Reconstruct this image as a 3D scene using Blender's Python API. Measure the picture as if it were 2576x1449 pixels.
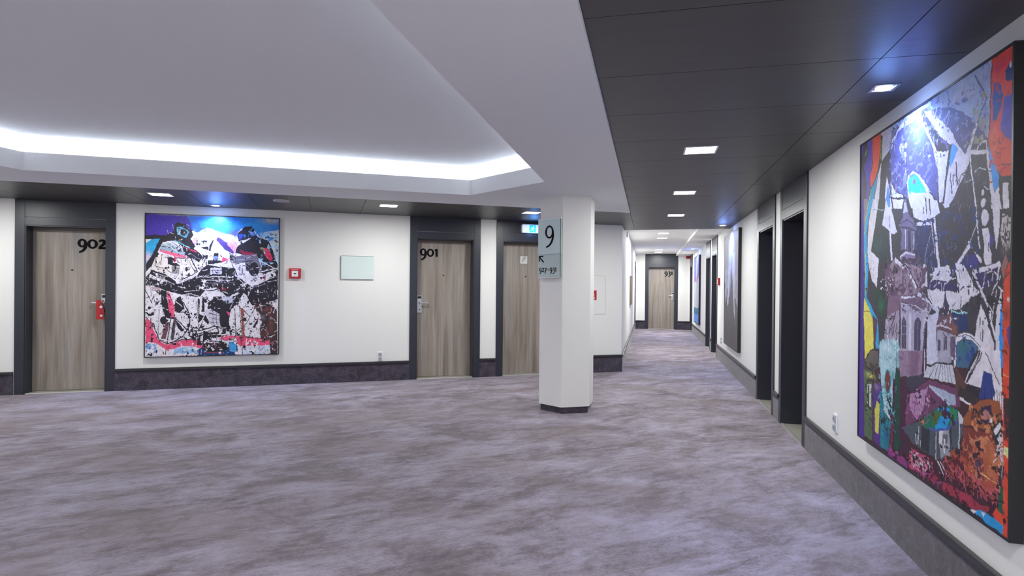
import bpy, bmesh, math, random
import numpy as np
from mathutils import Vector, Matrix

for _o in list(bpy.data.objects):
    bpy.data.objects.remove(_o)
SC = bpy.context.scene
COL = SC.collection
R = math.radians

# ---------------------------------------------------------------- camera, world, exposure
cam_d = bpy.data.cameras.new('camera')
cam_d.sensor_fit = 'HORIZONTAL'; cam_d.sensor_width = 36.0
cam_d.lens = 1477.7 / 2576 * 36.0
cam_d.clip_start = 0.05; cam_d.clip_end = 100
cam = bpy.data.objects.new('camera', cam_d); COL.objects.link(cam)
_yaw, _pitch, _roll = R(13.096), R(0.114), R(0.513)
cam.matrix_world = (Matrix.Translation((0, 0, 1.42)) @ Matrix.Rotation(_yaw, 4, 'Z')
                    @ Matrix.Rotation(R(90) - _pitch, 4, 'X') @ Matrix.Rotation(_roll, 4, 'Z'))
SC.camera = cam
W = bpy.data.worlds.new('world'); SC.world = W; W.use_nodes = True
W.node_tree.nodes['Background'].inputs[0].default_value = (0.8, 0.85, 1, 1)
W.node_tree.nodes['Background'].inputs[1].default_value = 0.2
SC.view_settings.view_transform = 'Standard'
SC.view_settings.look = 'None'
SC.view_settings.gamma = 1.0
SC.view_settings.use_curve_mapping = False
SC.view_settings.exposure = 0.0

P_FILL_BACK = 42.0  # W, each fill lamp added behind the viewer
P_DOWN = 25.0        # W, each square ceiling panel lamp
P_DOWN_FAR = 58.0
P_SPOT = 92.0        # W, each picture spotlight
P_COVE = 3.0        # W per metre of hidden cove strip
C_DOWN = (0.955, 0.968, 0.945)
C_SPOT = (0.36, 0.50, 1.0)
C_COVE = (0.90, 0.92, 1.0)

# ---------------------------------------------------------------- measures
H = 2.476            # dark panel ceiling
XR = 1.38            # right corridor wall
XL = -0.443          # left corridor wall
YEND = 20.98
TH = R(30.47)
A0 = Vector((-0.443, 10.122, 0))             # corner where the angled wall meets the corridor
LD = Vector((-math.cos(TH), -math.sin(TH), 0))
LN = Vector((math.sin(TH), -math.cos(TH), 0))
HF = 2.60            # white ceiling of the far corridor
YD = 10.93           # end of the dark ceiling
XW = -8.5; YB = -4.0

def s2l(c):
    c = c / 255.0
    return c / 12.92 if c <= 0.04045 else ((c + 0.055) / 1.055) ** 2.4
def rgb(r, g, b): return (s2l(r), s2l(g), s2l(b), 1.0)

# ---------------------------------------------------------------- materials
def newmat(name):
    m = bpy.data.materials.new(name); m.use_nodes = True
    nt = m.node_tree; b = nt.nodes['Principled BSDF']
    return m, nt, b
def plain(name, col, rough=0.5, metal=0.0, spec=0.5, bump=0.0, bscale=200.0, vary=0.0):
    m, nt, b = newmat(name)
    b.inputs['Base Color'].default_value = col
    b.inputs['Roughness'].default_value = rough
    b.inputs['Metallic'].default_value = metal
    b.inputs['Specular IOR Level'].default_value = spec
    tc = nt.nodes.new('ShaderNodeTexCoord')
    n = nt.nodes.new('ShaderNodeTexNoise'); n.inputs['Scale'].default_value = bscale
    n.inputs['Detail'].default_value = 3
    nt.links.new(tc.outputs['Object'], n.inputs['Vector'])
    if bump:
        bp = nt.nodes.new('ShaderNodeBump'); bp.inputs['Strength'].default_value = bump
        bp.inputs['Distance'].default_value = 0.002
        nt.links.new(n.outputs['Fac'], bp.inputs['Height']); nt.links.new(bp.outputs['Normal'], b.inputs['Normal'])
    if vary:
        mx = nt.nodes.new('ShaderNodeMix'); mx.data_type = 'RGBA'
        mx.inputs['A'].default_value = tuple(c * (1 - vary) for c in col[:3]) + (1,)
        mx.inputs['B'].default_value = tuple(min(1, c * (1 + vary)) for c in col[:3]) + (1,)
        nt.links.new(n.outputs['Fac'], mx.inputs['Factor']); nt.links.new(mx.outputs['Result'], b.inputs['Base Color'])
    return m
def emit(name, col, strength):
    m, nt, b = newmat(name)
    b.inputs['Base Color'].default_value = (0.8, 0.8, 0.8, 1)
    b.inputs['Emission Color'].default_value = col
    b.inputs['Emission Strength'].default_value = strength
    return m
def ramp(nt, stops):
    r = nt.nodes.new('ShaderNodeValToRGB'); e = r.color_ramp.elements
    while len(e) < len(stops): e.new(0.5)
    for i, (p, c) in enumerate(stops):
        e[i].position = p; e[i].color = c
    return r
def mapping(nt, rot=(0, 0, 0), scale=(1, 1, 1), coord='Object'):
    tc = nt.nodes.new('ShaderNodeTexCoord'); mp = nt.nodes.new('ShaderNodeMapping')
    mp.inputs['Rotation'].default_value = rot; mp.inputs['Scale'].default_value = scale
    nt.links.new(tc.outputs[coord], mp.inputs['Vector']); return mp
def rmap(nt, ang, scale):
    a = mapping(nt, (0, 0, -ang)); b = nt.nodes.new('ShaderNodeMapping'); b.inputs['Scale'].default_value = scale
    nt.links.new(a.outputs[0], b.inputs['Vector']); return b
def noise(nt, vec, scale, detail=4, rough=0.55, dist=0.0):
    n = nt.nodes.new('ShaderNodeTexNoise')
    n.inputs['Scale'].default_value = scale; n.inputs['Detail'].default_value = detail
    n.inputs['Roughness'].default_value = rough; n.inputs['Distortion'].default_value = dist
    nt.links.new(vec.outputs[0], n.inputs['Vector']); return n
def mixc(nt, fac, a, b, mode='MIX', f=None):
    mx = nt.nodes.new('ShaderNodeMix'); mx.data_type = 'RGBA'; mx.blend_type = mode
    if fac is not None: nt.links.new(fac, mx.inputs['Factor'])
    else: mx.inputs['Factor'].default_value = f
    for s, v in (('A', a), ('B', b)):
        if isinstance(v, tuple): mx.inputs[s].default_value = v
        else: nt.links.new(v, mx.inputs[s])
    return mx.outputs['Result']

M = {}
M['wall'] = plain('white_plaster', (0.80, 0.80, 0.79, 1), 0.65, bump=0.05, bscale=300)
M['soffit'] = plain('white_ceiling_paint', (0.81, 0.835, 0.86, 1), 0.7)
M['slate'] = plain('slate_lacquer', (0.024, 0.027, 0.041, 1), 0.36, vary=0.08, bscale=6)
M['black'] = plain('black_lacquer', (0.010, 0.010, 0.013, 1), 0.4)
M['ink'] = plain('black_print', (0.008, 0.008, 0.011, 1), 0.85, spec=0.15)
M['gap'] = plain('dark_joint', (0.004, 0.004, 0.005, 1), 0.9)
M['silver'] = plain('brushed_steel', (0.62, 0.63, 0.67, 1), 0.3, metal=0.9)
M['plastic'] = plain('white_plastic', (0.82, 0.83, 0.86, 1), 0.35)
M['red'] = plain('red_plastic', rgb(178, 26, 34), 0.4)
M['thresh'] = plain('beige_tile', rgb(150, 148, 138), 0.5, vary=0.1, bscale=20)
M['strip'] = plain('aluminium_strip', (0.7, 0.7, 0.66, 1), 0.35, metal=0.7)
M['ply'] = plain('brown_wood', rgb(128, 98, 72), 0.5, vary=0.2, bscale=12)
M['diffuser'] = emit('lamp_diffuser', (1, 0.97, 0.9, 1), 9.0)
M['lens'] = emit('spot_lens', (0.62, 0.75, 1, 1), 14.0)
M['led'] = emit('cove_led', (0.9, 0.93, 1, 1), 14.0)
M['exit_white'] = emit('exit_lit_white', (0.62, 0.74, 1, 1), 0.5)
M['exit_cyan'] = emit('exit_lit_cyan', (0.01, 0.50, 0.80, 1), 0.9)
M['exit_cyan'].node_tree.nodes['Principled BSDF'].inputs['Base Color'].default_value = (.02, .3, .4, 1)

def mk_carpet():
    m, nt, b = newmat('mottled_carpet')
    w1 = rmap(nt, R(40), (1.15, 2.0, 1))
    w2 = rmap(nt, R(38), (3.0, 8.0, 1))
    w3 = rmap(nt, R(35), (15, 34, 1))
    n1 = noise(nt, w1, 1.35, 10, 0.70, 0.5)
    n2 = noise(nt, w2, 2.0, 8, 0.75, 0.5)
    n3 = noise(nt, w3, 3.0, 4, 0.6)
    n4 = noise(nt, mapping(nt, (0, 0, 0.4), (0.9, 1.5, 1)), 1.1, 5, 0.6, 0.4)
    add = nt.nodes.new('ShaderNodeMath'); add.operation = 'MULTIPLY_ADD'
    nt.links.new(n2.outputs['Fac'], add.inputs[0]); add.inputs[1].default_value = 0.55
    nt.links.new(n1.outputs['Fac'], add.inputs[2])
    add2 = nt.nodes.new('ShaderNodeMath'); add2.operation = 'MULTIPLY_ADD'
    nt.links.new(n3.outputs['Fac'], add2.inputs[0]); add2.inputs[1].default_value = 0.30
    nt.links.new(add.outputs[0], add2.inputs[2])
    sc = nt.nodes.new('ShaderNodeMath'); sc.operation = 'MULTIPLY'; sc.inputs[1].default_value = 0.54
    nt.links.new(add2.outputs[0], sc.inputs[0])
    r = ramp(nt, [(0.38, rgb(84, 76, 84)), (0.455, rgb(108, 100, 107)), (0.51, rgb(130, 123, 135)), (0.58, rgb(149, 144, 160))])
    nt.links.new(sc.outputs[0], r.inputs['Fac'])
    r2 = ramp(nt, [(0.46, (0, 0, 0, 1)), (0.66, (0.5, 0.5, 0.5, 1))])
    nt.links.new(n4.outputs['Fac'], r2.inputs['Fac'])
    c = mixc(nt, r2.outputs['Color'], r.outputs['Color'], rgb(118, 107, 107))
    c = mixc(nt, None, c, (1.18, 1.15, 1.16, 1), 'MULTIPLY', 1.0)
    nt.links.new(c, b.inputs['Base Color'])
    b.inputs['Roughness'].default_value = 0.95
    b.inputs['Specular IOR Level'].default_value = 0.1
    b.inputs['Sheen Weight'].default_value = 0.15
    f = noise(nt, mapping(nt, (0, 0, 0), (1, 1, 1)), 260, 2)
    bp = nt.nodes.new('ShaderNodeBump'); bp.inputs['Strength'].default_value = 0.35; bp.inputs['Distance'].default_value = 0.004
    nt.links.new(f.outputs['Fac'], bp.inputs['Height']); nt.links.new(bp.outputs['Normal'], b.inputs['Normal'])
    return m
M['carpet'] = mk_carpet()
def mk_fabric():
    m, nt, b = newmat('dark_skirting_fabric')
    n1 = noise(nt, mapping(nt, (0, 0, 0), (1, 1, 1)), 9, 6, 0.7, 0.5)
    n2 = noise(nt, mapping(nt, (0, 0, 0), (6, 6, 1.6)), 26, 4, 0.6)
    r = ramp(nt, [(0.3, rgb(40, 36, 48)), (0.7, rgb(88, 80, 96))]); nt.links.new(n1.outputs['Fac'], r.inputs['Fac'])
    r2 = ramp(nt, [(0.3, (0.4, 0.4, 0.4, 1)), (0.7, (1.4, 1.36, 1.4, 1))]); nt.links.new(n2.outputs['Fac'], r2.inputs['Fac'])
    c = mixc(nt, None, r.outputs['Color'], r2.outputs['Color'], 'MULTIPLY', 1.0)
    nt.links.new(c, b.inputs['Base Color']); b.inputs['Roughness'].default_value = 0.9
    b.inputs['Sheen Weight'].default_value = 0.25
    bp = nt.nodes.new('ShaderNodeBump'); bp.inputs['Strength'].default_value = 0.3; bp.inputs['Distance'].default_value = 0.003
    nt.links.new(n2.outputs['Fac'], bp.inputs['Height']); nt.links.new(bp.outputs['Normal'], b.inputs['Normal'])
    return m
M['fabric'] = mk_fabric()
def mk_wood():
    m, nt, b = newmat('grey_oak_laminate')
    oi = nt.nodes.new('ShaderNodeObjectInfo')
    def mp(sc):
        tc = nt.nodes.new('ShaderNodeTexCoord'); mpn = nt.nodes.new('ShaderNodeMapping')
        mpn.inputs['Scale'].default_value = sc
        va = nt.nodes.new('ShaderNodeVectorMath'); va.operation = 'ADD'
        cx = nt.nodes.new('ShaderNodeCombineXYZ'); mu = nt.nodes.new('ShaderNodeMath'); mu.operation = 'MULTIPLY'; mu.inputs[1].default_value = 30
        nt.links.new(oi.outputs['Random'], mu.inputs[0]); nt.links.new(mu.outputs[0], cx.inputs[1])
        nt.links.new(tc.outputs['Object'], va.inputs[0]); nt.links.new(cx.outputs[0], va.inputs[1])
        nt.links.new(va.outputs[0], mpn.inputs['Vector']); return mpn
    n1 = noise(nt, mp((9, 1, 0.55)), 1.0, 3, 0.5, 0.3)
    n2 = noise(nt, mp((60, 1, 1.7)), 1.0, 5, 0.65, 0.3)
    n3 = noise(nt, mp((22, 1, 0.8)), 1.0, 4, 0.6, 0.2)
    r = ramp(nt, [(0.30, rgb(124, 112, 106)), (0.45, rgb(146, 137, 128)), (0.56, rgb(160, 150, 144)), (0.7, rgb(142, 140, 136))])
    nt.links.new(n1.outputs['Fac'], r.inputs['Fac'])
    r2 = ramp(nt, [(0.3, (0.80, 0.79, 0.78, 1)), (0.6, (1.05, 1.05, 1.05, 1))]); nt.links.new(n2.outputs['Fac'], r2.inputs['Fac'])
    r3 = ramp(nt, [(0.35, (0.84, 0.82, 0.80, 1)), (0.6, (1.04, 1.04, 1.04, 1))]); nt.links.new(n3.outputs['Fac'], r3.inputs['Fac'])
    c = mixc(nt, None, r.outputs['Color'], r2.outputs['Color'], 'MULTIPLY', 1.0)
    c = mixc(nt, None, c, r3.outputs['Color'], 'MULTIPLY', 1.0)
    nt.links.new(c, b.inputs['Base Color']); b.inputs['Roughness'].default_value = 0.5
    return m
M['wood'] = mk_wood()
def mk_panel():
    m, nt, b = newmat('dark_ceiling_laminate')
    n = noise(nt, mapping(nt, (0, 0, 0), (1.2, 26, 1)), 1.5, 5, 0.6, 0.3)
    r = ramp(nt, [(0.3, (0.044, 0.042, 0.044, 1)), (0.7, (0.060, 0.058, 0.060, 1))])
    nt.links.new(n.outputs['Fac'], r.inputs['Fac']); nt.links.new(r.outputs['Color'], b.inputs['Base Color'])
    b.inputs['Roughness'].default_value = 0.42
    return m
M['panel'] = mk_panel()
def mk_glass():
    m, nt, b = newmat('pale_sign_glass')
    b.inputs['Base Color'].default_value = rgb(196, 214, 218)
    b.inputs['Roughness'].default_value = 0.35
    return m
M['glass'] = mk_glass()
M['glass_low'] = plain('sign_glass_lower', rgb(178, 194, 196), 0.05, spec=0.9)
M['glass_edge'] = plain('green_glass_edge', rgb(110, 132, 128), 0.15)
M['gline'] = plain('etched_line', rgb(150, 165, 168), 0.4)
def mk_print():
    m, nt, b = newmat('printed_canvas')
    a = nt.nodes.new('ShaderNodeAttribute'); a.attribute_name = 'print'
    n = noise(nt, mapping(nt, (0, 0, 0), (1, 1, 1)), 55, 5, 0.7)
    r = ramp(nt, [(0.35, (0.86, 0.86, 0.86, 1)), (0.65, (1.08, 1.08, 1.08, 1))]); nt.links.new(n.outputs['Fac'], r.inputs['Fac'])
    c = mixc(nt, None, a.outputs['Color'], r.outputs['Color'], 'MULTIPLY', 1.0)
    nt.links.new(c, b.inputs['Base Color']); b.inputs['Roughness'].default_value = 0.5
    b.inputs['Specular IOR Level'].default_value = 0.3
    return m
M['print'] = mk_print()

# ---------------------------------------------------------------- helpers
def link(name, me, mat, parent=None):
    o = bpy.data.objects.new(name, me); COL.objects.link(o)
    for mm in (mat if isinstance(mat, (list, tuple)) else [mat]): me.materials.append(mm)
    if parent is not None: o.parent = parent
    return o
def tag(o, label=None, cat=None, group=None, kind=None):
    if label: o['label'] = label
    if cat: o['category'] = cat
    if group: o['group'] = group
    if kind: o['kind'] = kind
    return o
def empty(name, loc=(0, 0, 0), rz=0.0):
    o = bpy.data.objects.new(name, None); o.empty_display_size = 0.1; COL.objects.link(o)
    o.location = loc; o.rotation_euler = (0, 0, rz); return o
class MB:
    def __init__(s): s.b = bmesh.new(); s.mi = 0
    def face(s, pts):
        f = s.b.faces.new([s.b.verts.new(p) for p in pts]); f.material_index = s.mi; return f
    def box(s, x0, x1, y0, y1, z0, z1, bev=0.0):
        n0 = len(s.b.verts)
        v = [s.b.verts.new((x, y, z)) for z in (z0, z1) for y in (y0, y1) for x in (x0, x1)]
        fs = []
        for q in ((0, 2, 3, 1), (4, 5, 7, 6), (0, 1, 5, 4), (2, 6, 7, 3), (0, 4, 6, 2), (1, 3, 7, 5)):
            f = s.b.faces.new([v[i] for i in q]); f.material_index = s.mi; fs.append(f)
        if bev:
            ed = list({e for f in fs for e in f.edges})
            bmesh.ops.bevel(s.b, geom=ed, offset=bev, segments=2, profile=0.6, affect='EDGES', material=s.mi)
        return s
    def prism(s, pts, z0, z1):
        """polygon pts (x,y) counter-clockwise extruded z0..z1"""
        n = len(pts)
        lo = [s.b.verts.new((p[0], p[1], z0)) for p in pts]; hi = [s.b.verts.new((p[0], p[1], z1)) for p in pts]
        for f in [s.b.faces.new(lo[::-1]), s.b.faces.new(hi)] + [s.b.faces.new((lo[i], lo[(i + 1) % n], hi[(i + 1) % n], hi[i])) for i in range(n)]:
            f.material_index = s.mi
        return s
    def prismy(s, pts, y0, y1):
        """polygon pts (x,z) extruded along y"""
        n = len(pts)
        a = [s.b.verts.new((p[0], y0, p[1])) for p in pts]; c = [s.b.verts.new((p[0], y1, p[1])) for p in pts]
        for f in [s.b.faces.new(a), s.b.faces.new(c[::-1])] + [s.b.faces.new((a[i], c[i], c[(i + 1) % n], a[(i + 1) % n])) for i in range(n)]:
            f.material_index = s.mi
        return s
    def cyl(s, c, r, d, axis='Y', n=24, r2=None):
        mt = Matrix.Translation(c)
        if axis == 'Y': mt = mt @ Matrix.Rotation(R(90), 4, 'X')
        if axis == 'X': mt = mt @ Matrix.Rotation(R(90), 4, 'Y')
        before = set(s.b.faces)
        bmesh.ops.create_cone(s.b, cap_ends=True, segments=n, radius1=r, radius2=r if r2 is None else r2, depth=d, matrix=mt)
        for f in s.b.faces:
            if f not in before: f.material_index = s.mi
        return s
    def ribbon(s, pts, ws, y0, y1, smooth=6, closed=False):
        """stroke of varying width in the xz plane, extruded y0..y1"""
        P = [np.array(p, float) for p in pts]; ws = list(ws) if hasattr(ws, '__len__') else [ws] * len(P)
        if smooth > 1 and len(P) > 2:
            Q, V = [], []; n = len(P); rng = n if closed else n - 1
            for i in range(rng):
                p0 = P[(i - 1) % n] if (closed or i > 0) else 2 * P[0] - P[1]
                p1 = P[i]; p2 = P[(i + 1) % n]
                p3 = P[(i + 2) % n] if (closed or i + 2 < n) else 2 * P[-1] - P[-2]
                for k in range(smooth):
                    t = k / smooth
                    Q.append(0.5 * (2 * p1 + (p2 - p0) * t + (2 * p0 - 5 * p1 + 4 * p2 - p3) * t * t + (3 * p1 - p0 - 3 * p2 + p3) * t ** 3))
                    V.append(ws[i] * (1 - t) + ws[(i + 1) % n] * t)
            if not closed: Q.append(P[-1]); V.append(ws[-1])
            P, ws = Q, V
        n = len(P); L_, R_ = [], []
        for i in range(n):
            a = P[(i - 1) % n] if (closed or i > 0) else P[i]; c = P[(i + 1) % n] if (closed or i < n - 1) else P[i]
            d = c - a; d = d / (np.hypot(*d) + 1e-9); nn = np.array([-d[1], d[0]]) * ws[i] / 2
            L_.append(P[i] + nn); R_.append(P[i] - nn)
        rng = n if closed else n - 1
        vs = [[s.b.verts.new((p[0], y, p[1])) for p in LL] for LL in (L_, R_) for y in (y0, y1)]
        l0, l1, r0, r1 = vs
        for i in range(rng):
            j = (i + 1) % n
            for q in ((l0[i], l0[j], r0[j], r0[i]), (l1[j], l1[i], r1[i], r1[j]), (l0[j], l0[i], l1[i], l1[j]), (r0[i], r0[j], r1[j], r1[i])):
                f = s.b.faces.new(q); f.material_index = s.mi
        if not closed:
            for i in (0, n - 1):
                f = s.b.faces.new((l0[i], r0[i], r1[i], l1[i])); f.material_index = s.mi
        return s
    def build(s, name, mat, parent=None, smooth=False):
        bmesh.ops.recalc_face_normals(s.b, faces=s.b.faces)
        me = bpy.data.meshes.new(name); s.b.to_mesh(me); s.b.free()
        if smooth:
            for p in me.polygons: p.use_smooth = True
        return link(name, me, mat, parent)
def area(name, loc, size, power, col, rot=(0, 0, 0), size_y=None, parent=None, spread=None):
    d = bpy.data.lights.new(name, 'AREA'); d.energy = power; d.color = col; d.size = size
    if size_y: d.shape = 'RECTANGLE'; d.size_y = size_y
    else: d.shape = 'SQUARE'
    if spread: d.spread = spread
    o = bpy.data.objects.new(name, d); o.location = loc; o.rotation_euler = rot; COL.objects.link(o)
    if parent is not None: o.parent = parent
    return o

# wall frames: local +x = the viewer's right along the wall, +y = into the wall, z up
def left_at(s, z=0.0): p = A0 + LD * s; return (p.x, p.y, z)
RZ_LEFT, RZ_RIGHT, RZ_END, RZ_CORR = TH, R(-90), 0.0, R(90)

def wall(name, loc, rz, x0, x1, openings=(), h=H, thick=0.14):
    m = MB(); x = x0
    for a, b, z in sorted(openings):
        if a > x: m.box(x, a, 0, thick, 0, h)
        m.box(a, b, 0, thick, z, h); x = b
    if x1 > x: m.box(x, x1, 0, thick, 0, h)
    o = m.build(name, M['wall']); o.location = loc; o.rotation_euler = (0, 0, rz)
    return tag(o, kind='structure')
def skirting(name, loc, rz, spans, base_z=0.0):
    m = MB(); r = MB()
    for a, b in spans:
        m.box(a, b, -0.014, 0.0, 0.0, 0.262)
        r.box(a, b, -0.030, 0.0, 0.256, 0.292, 0.006)
    o = m.build(name, M['fabric']); o.location = loc; o.rotation_euler = (0, 0, rz)
    r.build('rail', M['black_rail'], o)
    return tag(o, kind='structure')
M['black_rail'] = plain('charcoal_rail', (0.030, 0.030, 0.034, 1), 0.32)

# ---------------------------------------------------------------- floor and walls
fl = MB()
fl.prism([(XW - .2, YB - .2), (XR + .5, YB - .2), (XR + .5, YEND + .4), (XL - .2, YEND + .4), (XL - .15, A0.y + .12), (XW - .2, 5.75)], -0.1, 0.0)
tag(fl.build('floor', M['carpet']), kind='structure')

# angled left wall: u = -s
LOP = [(-8.42, -7.53, 2.15), (-3.47, -2.58, 2.15), (-2.11, -1.22, 2.15)]
wall('wall_left', A0, RZ_LEFT, -9.5, 0.0, LOP)
skirting('baseboard_left', A0, RZ_LEFT, [(-9.5, -8.535), (-7.425, -3.575), (-2.475, -2.215), (-1.115, 0.014)])
# corridor: left side, right side, end
CLD = 19.0, 20.0     # door opening near the far end of the left corridor wall
wall('wall_corridor', A0, RZ_CORR, 0.0, YEND - A0.y + .1, [(19.55 - A0.y, 20.43 - A0.y, 2.15)], h=HF + .02)
skirting('baseboard_corridor', A0, RZ_CORR, [(0.0, 19.44 - A0.y), (20.54 - A0.y, YEND - A0.y)])
RD = [(5.80, 6.68, .26), (7.165, 8.045, .26), (12.82, 13.70, .26), (14.18, 15.06, .26), (19.90, 20.78, .26)]
wall('wall_right', (XR, 0, 0), RZ_RIGHT, -(YEND + .1), -YB + .1, [(-b, -a, 2.15) for a, b, _ in RD], h=HF + .02, thick=0.3)
sk = []; prev = YEND
for a, b, _ in sorted(RD, reverse=True):
    sk.append((-prev, -(b + .105))); prev = a - .105
sk.append((-prev, -YB))
skirting('baseboard_right', (XR, 0, 0), RZ_RIGHT, sk)
wall('wall_end', (0, YEND, 0), RZ_END, XL - .1, XR + .1, [(-.015, .875, 2.15)], h=HF + .02)
skirting('baseboard_end', (0, YEND, 0), RZ_END, [(XL, -.12), (.98, XR)])
wall('wall_west', (XW, 0, 0), RZ_CORR, YB - .1, 5.5)
wall('wall_back', (0, YB, 0), R(180), -(XR + .3), -XW + .1, [])
skirting('baseboard_west', (XW, 0, 0), RZ_CORR, [(YB, 5.3)])
skirting('baseboard_back', (0, YB, 0), R(180), [(-XR, -XW)])

# ---------------------------------------------------------------- ceilings
SOFF_OFF = 1.72
sb = A0 + LN * SOFF_OFF
def strip_pt(s, d): p = A0 + LD * s + LN * d; return (p.x, p.y)
s1 = (sb.x + 0.26) / math.cos(TH)
OC = (sb.x - math.cos(TH) * s1, sb.y - math.sin(TH) * s1)
s2 = (sb.x - XW) / math.cos(TH)
OW = (XW, sb.y - math.sin(TH) * s2)
outer = [(-0.26, YB), OC, OW, (XW, YB)]
inner = [(-0.985, -2.8), (-1.000, 5.670), (-1.965, 6.345), (-5.595, 4.225), (-5.62, -2.8)]
ZS = 2.45; ZL = 2.618; ZU = 2.775
def offset(poly, d):
    """offset a counter-clockwise polygon outwards by d"""
    n = len(poly); out = []
    for i in range(n):
        p0, p1, p2 = (Vector(poly[(i - 1) % n]), Vector(poly[i]), Vector(poly[(i + 1) % n]))
        a = (p1 - p0).normalized(); b = (p2 - p1).normalized()
        na = Vector((a.y, -a.x)); nb = Vector((b.y, -b.x)); k = (na + nb) / (1 + na.dot(nb))
        out.append((p1.x + k.x * d, p1.y + k.y * d))
    return out
m = MB()
def ring(z, o, i):
    q = lambda *ps: m.face([(p[0], p[1], z) for p in ps])
    q(o[0], o[1], i[1], i[0]); q(o[1], i[2], i[1]); q(o[1], o[2], i[3], i[2]); q(o[2], o[3], i[4], i[3]); q(o[3], o[0], i[0], i[4])
def band(poly, z0, z1, closed=True):
    n = len(poly)
    for k in range(n if closed else n - 1):
        a, b = poly[k], poly[(k + 1) % n]
        m.face([(a[0], a[1], z0), (b[0], b[1], z0), (b[0], b[1], z1), (a[0], a[1], z1)])
tin = offset(inner, 0.02); tout = offset(inner, 0.17)
ring(ZS, outer, inner)
band(outer, ZS, H + .03); band(inner, ZS, ZL); band(tin, ZS + .03, ZL)
for k in range(5):      # lip top, trough bed
    j = (k + 1) % 5
    m.face([(*inner[k], ZL), (*inner[j], ZL), (*tin[j], ZL), (*tin[k], ZL)])
    m.face([(*tin[k], ZS + .03), (*tin[j], ZS + .03), (*tout[j], ZS + .03), (*tout[k], ZS + .03)])
band(tout, ZS + .03, ZU)
m.face([(*p, ZU) for p in tout])
tag(m.build('ceiling', M['soffit']), kind='structure')

# far white ceiling with a bulkhead on its right side
m = MB()
m.box(XL - .1, 0.905, YD, YEND + .1, HF, HF + .06)
m.box(XL - .1, XR + .1, YD - .05, YD, H + .012, HF + .06)
tag(m.build('ceiling_far', M['wall']), kind='structure')
m = MB(); m.box(0.905, XR + .1, YD, YEND + .1, 2.53, HF + .06)
tag(m.build('trim_bulkhead', M['wall']), kind='structure')

# dark panelled ceiling: backing board and single panels under it
m = MB()
m.prism([(XR + .05, YB), (XR + .05, YD), (XL - .05, YD), (A0.x - .02, A0.y + .05), strip_pt(9.6, -.05), strip_pt(9.6, SOFF_OFF), OC, (-0.26, YB)], H + .012, H + .04)
dark = tag(m.build('ceiling_panelled', M['gap']), kind='structure')
def clip(poly, a, b, c):
    """keep the part where a*x + b*y <= c"""
    out = []; n = len(poly)
    for i in range(n):
        p, q = poly[i], poly[(i + 1) % n]
        fp, fq = a * p[0] + b * p[1] - c, a * q[0] + b * q[1] - c
        if fp <= 0: out.append(p)
        if fp * fq < 0:
            t = fp / (fp - fq); out.append((p[0] + (q[0] - p[0]) * t, p[1] + (q[1] - p[1]) * t))
    return out
G = 0.0022
def cpanel(poly):
    if len(poly) < 3: return
    ar = 0.5 * sum(poly[i][0] * poly[(i + 1) % len(poly)][1] - poly[(i + 1) % len(poly)][0] * poly[i][1] for i in range(len(poly)))
    if abs(ar) < 0.004: return
    if ar < 0: poly = poly[::-1]
    c = (sum(p[0] for p in poly) / len(poly), sum(p[1] for p in poly) / len(poly))
    mm = MB(); mm.prism([(p[0] - c[0], p[1] - c[1]) for p in poly], 0, .0115)
    o = mm.build('ceiling_panel', M['panel'], dark); o.location = (c[0], c[1], H)
y = 2.986 - 0.672 * 11
while y < YD:
    a, b = max(y, YB) + G, min(y + .672, YD) - G
    if b > a + .02:
        for x0, x1 in ((-0.258, 1.022 - G), (1.022 + G, XR)):
            cpanel([(x0, a), (x1, a), (x1, b), (x0, b)])
    y += .672
s = 4.985 - 0.672 * 10
while s < 9.6:
    q = [strip_pt(s + G, -.0), strip_pt(s + G, SOFF_OFF), strip_pt(s + .672 - G, SOFF_OFF), strip_pt(s + .672 - G, -.0)]
    q = clip(q, 1, 0, -0.258 - 2 * G); q = clip(q, -1, 0, -XW); q = clip(q, -1, 0, -XL) if False else q
    cpanel(q)
    s += .672
cpanel([(XL, A0.y + .0), (-0.258 - 2 * G, A0.y + .1), (-0.258 - 2 * G, YD), (XL, YD)])

# hidden LED strips in the cove, one along each side
tmid = offset(inner, 0.045)
for k in range(5):
    a = Vector(tmid[k]); b = Vector(tmid[(k + 1) % 5]); ln = (b - a).length - .06; c = (a + b) / 2
    an = math.atan2(b.y - a.y, b.x - a.x)
    e = empty('cove_light_strip', (c.x, c.y, ZS + .03), an)
    sides = ('along the corridor side', 'along the cut corner', 'along the wall with the numbered doors', 'on the far left side', 'at the back of the lobby')
    tag(e, 'white light strip hidden behind the ceiling cove lip ' + sides[k], 'light strip', 'light strips hidden in the ceiling cove')
    mm = MB(); mm.box(-ln / 2, ln / 2, -.012, .012, 0, .010); mm.build('channel', M['plastic'], e)
    mm = MB(); mm.box(-ln / 2, ln / 2, -.008, .008, .010, .013); mm.build('diffuser_strip', M['led'], e)
    area('cove_lamp', (0, 0, .016), ln, P_COVE * ln, C_COVE, rot=(R(180), 0, 0), size_y=.016, parent=e)

# ---------------------------------------------------------------- pillar
pc = Vector((-0.930, 6.858)); pr = 0.337
hexa = lambda r: [(pc.x + r * math.cos(R(-91.7 + 60 * k)), pc.y + r * math.sin(R(-91.7 + 60 * k))) for k in range(6)]
m = MB(); m.prism([(p[0] - pc.x, p[1] - pc.y) for p in hexa(pr)], 0.075, ZS)
pil = m.build('pillar', M['wall']); pil.location = (pc.x, pc.y, 0)
m = MB(); m.prism([(p[0] - pc.x, p[1] - pc.y) for p in hexa(pr - .022)], 0.0, 0.075); m.build('plinth', M['fabric'], pil)
tag(pil, kind='structure')

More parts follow.
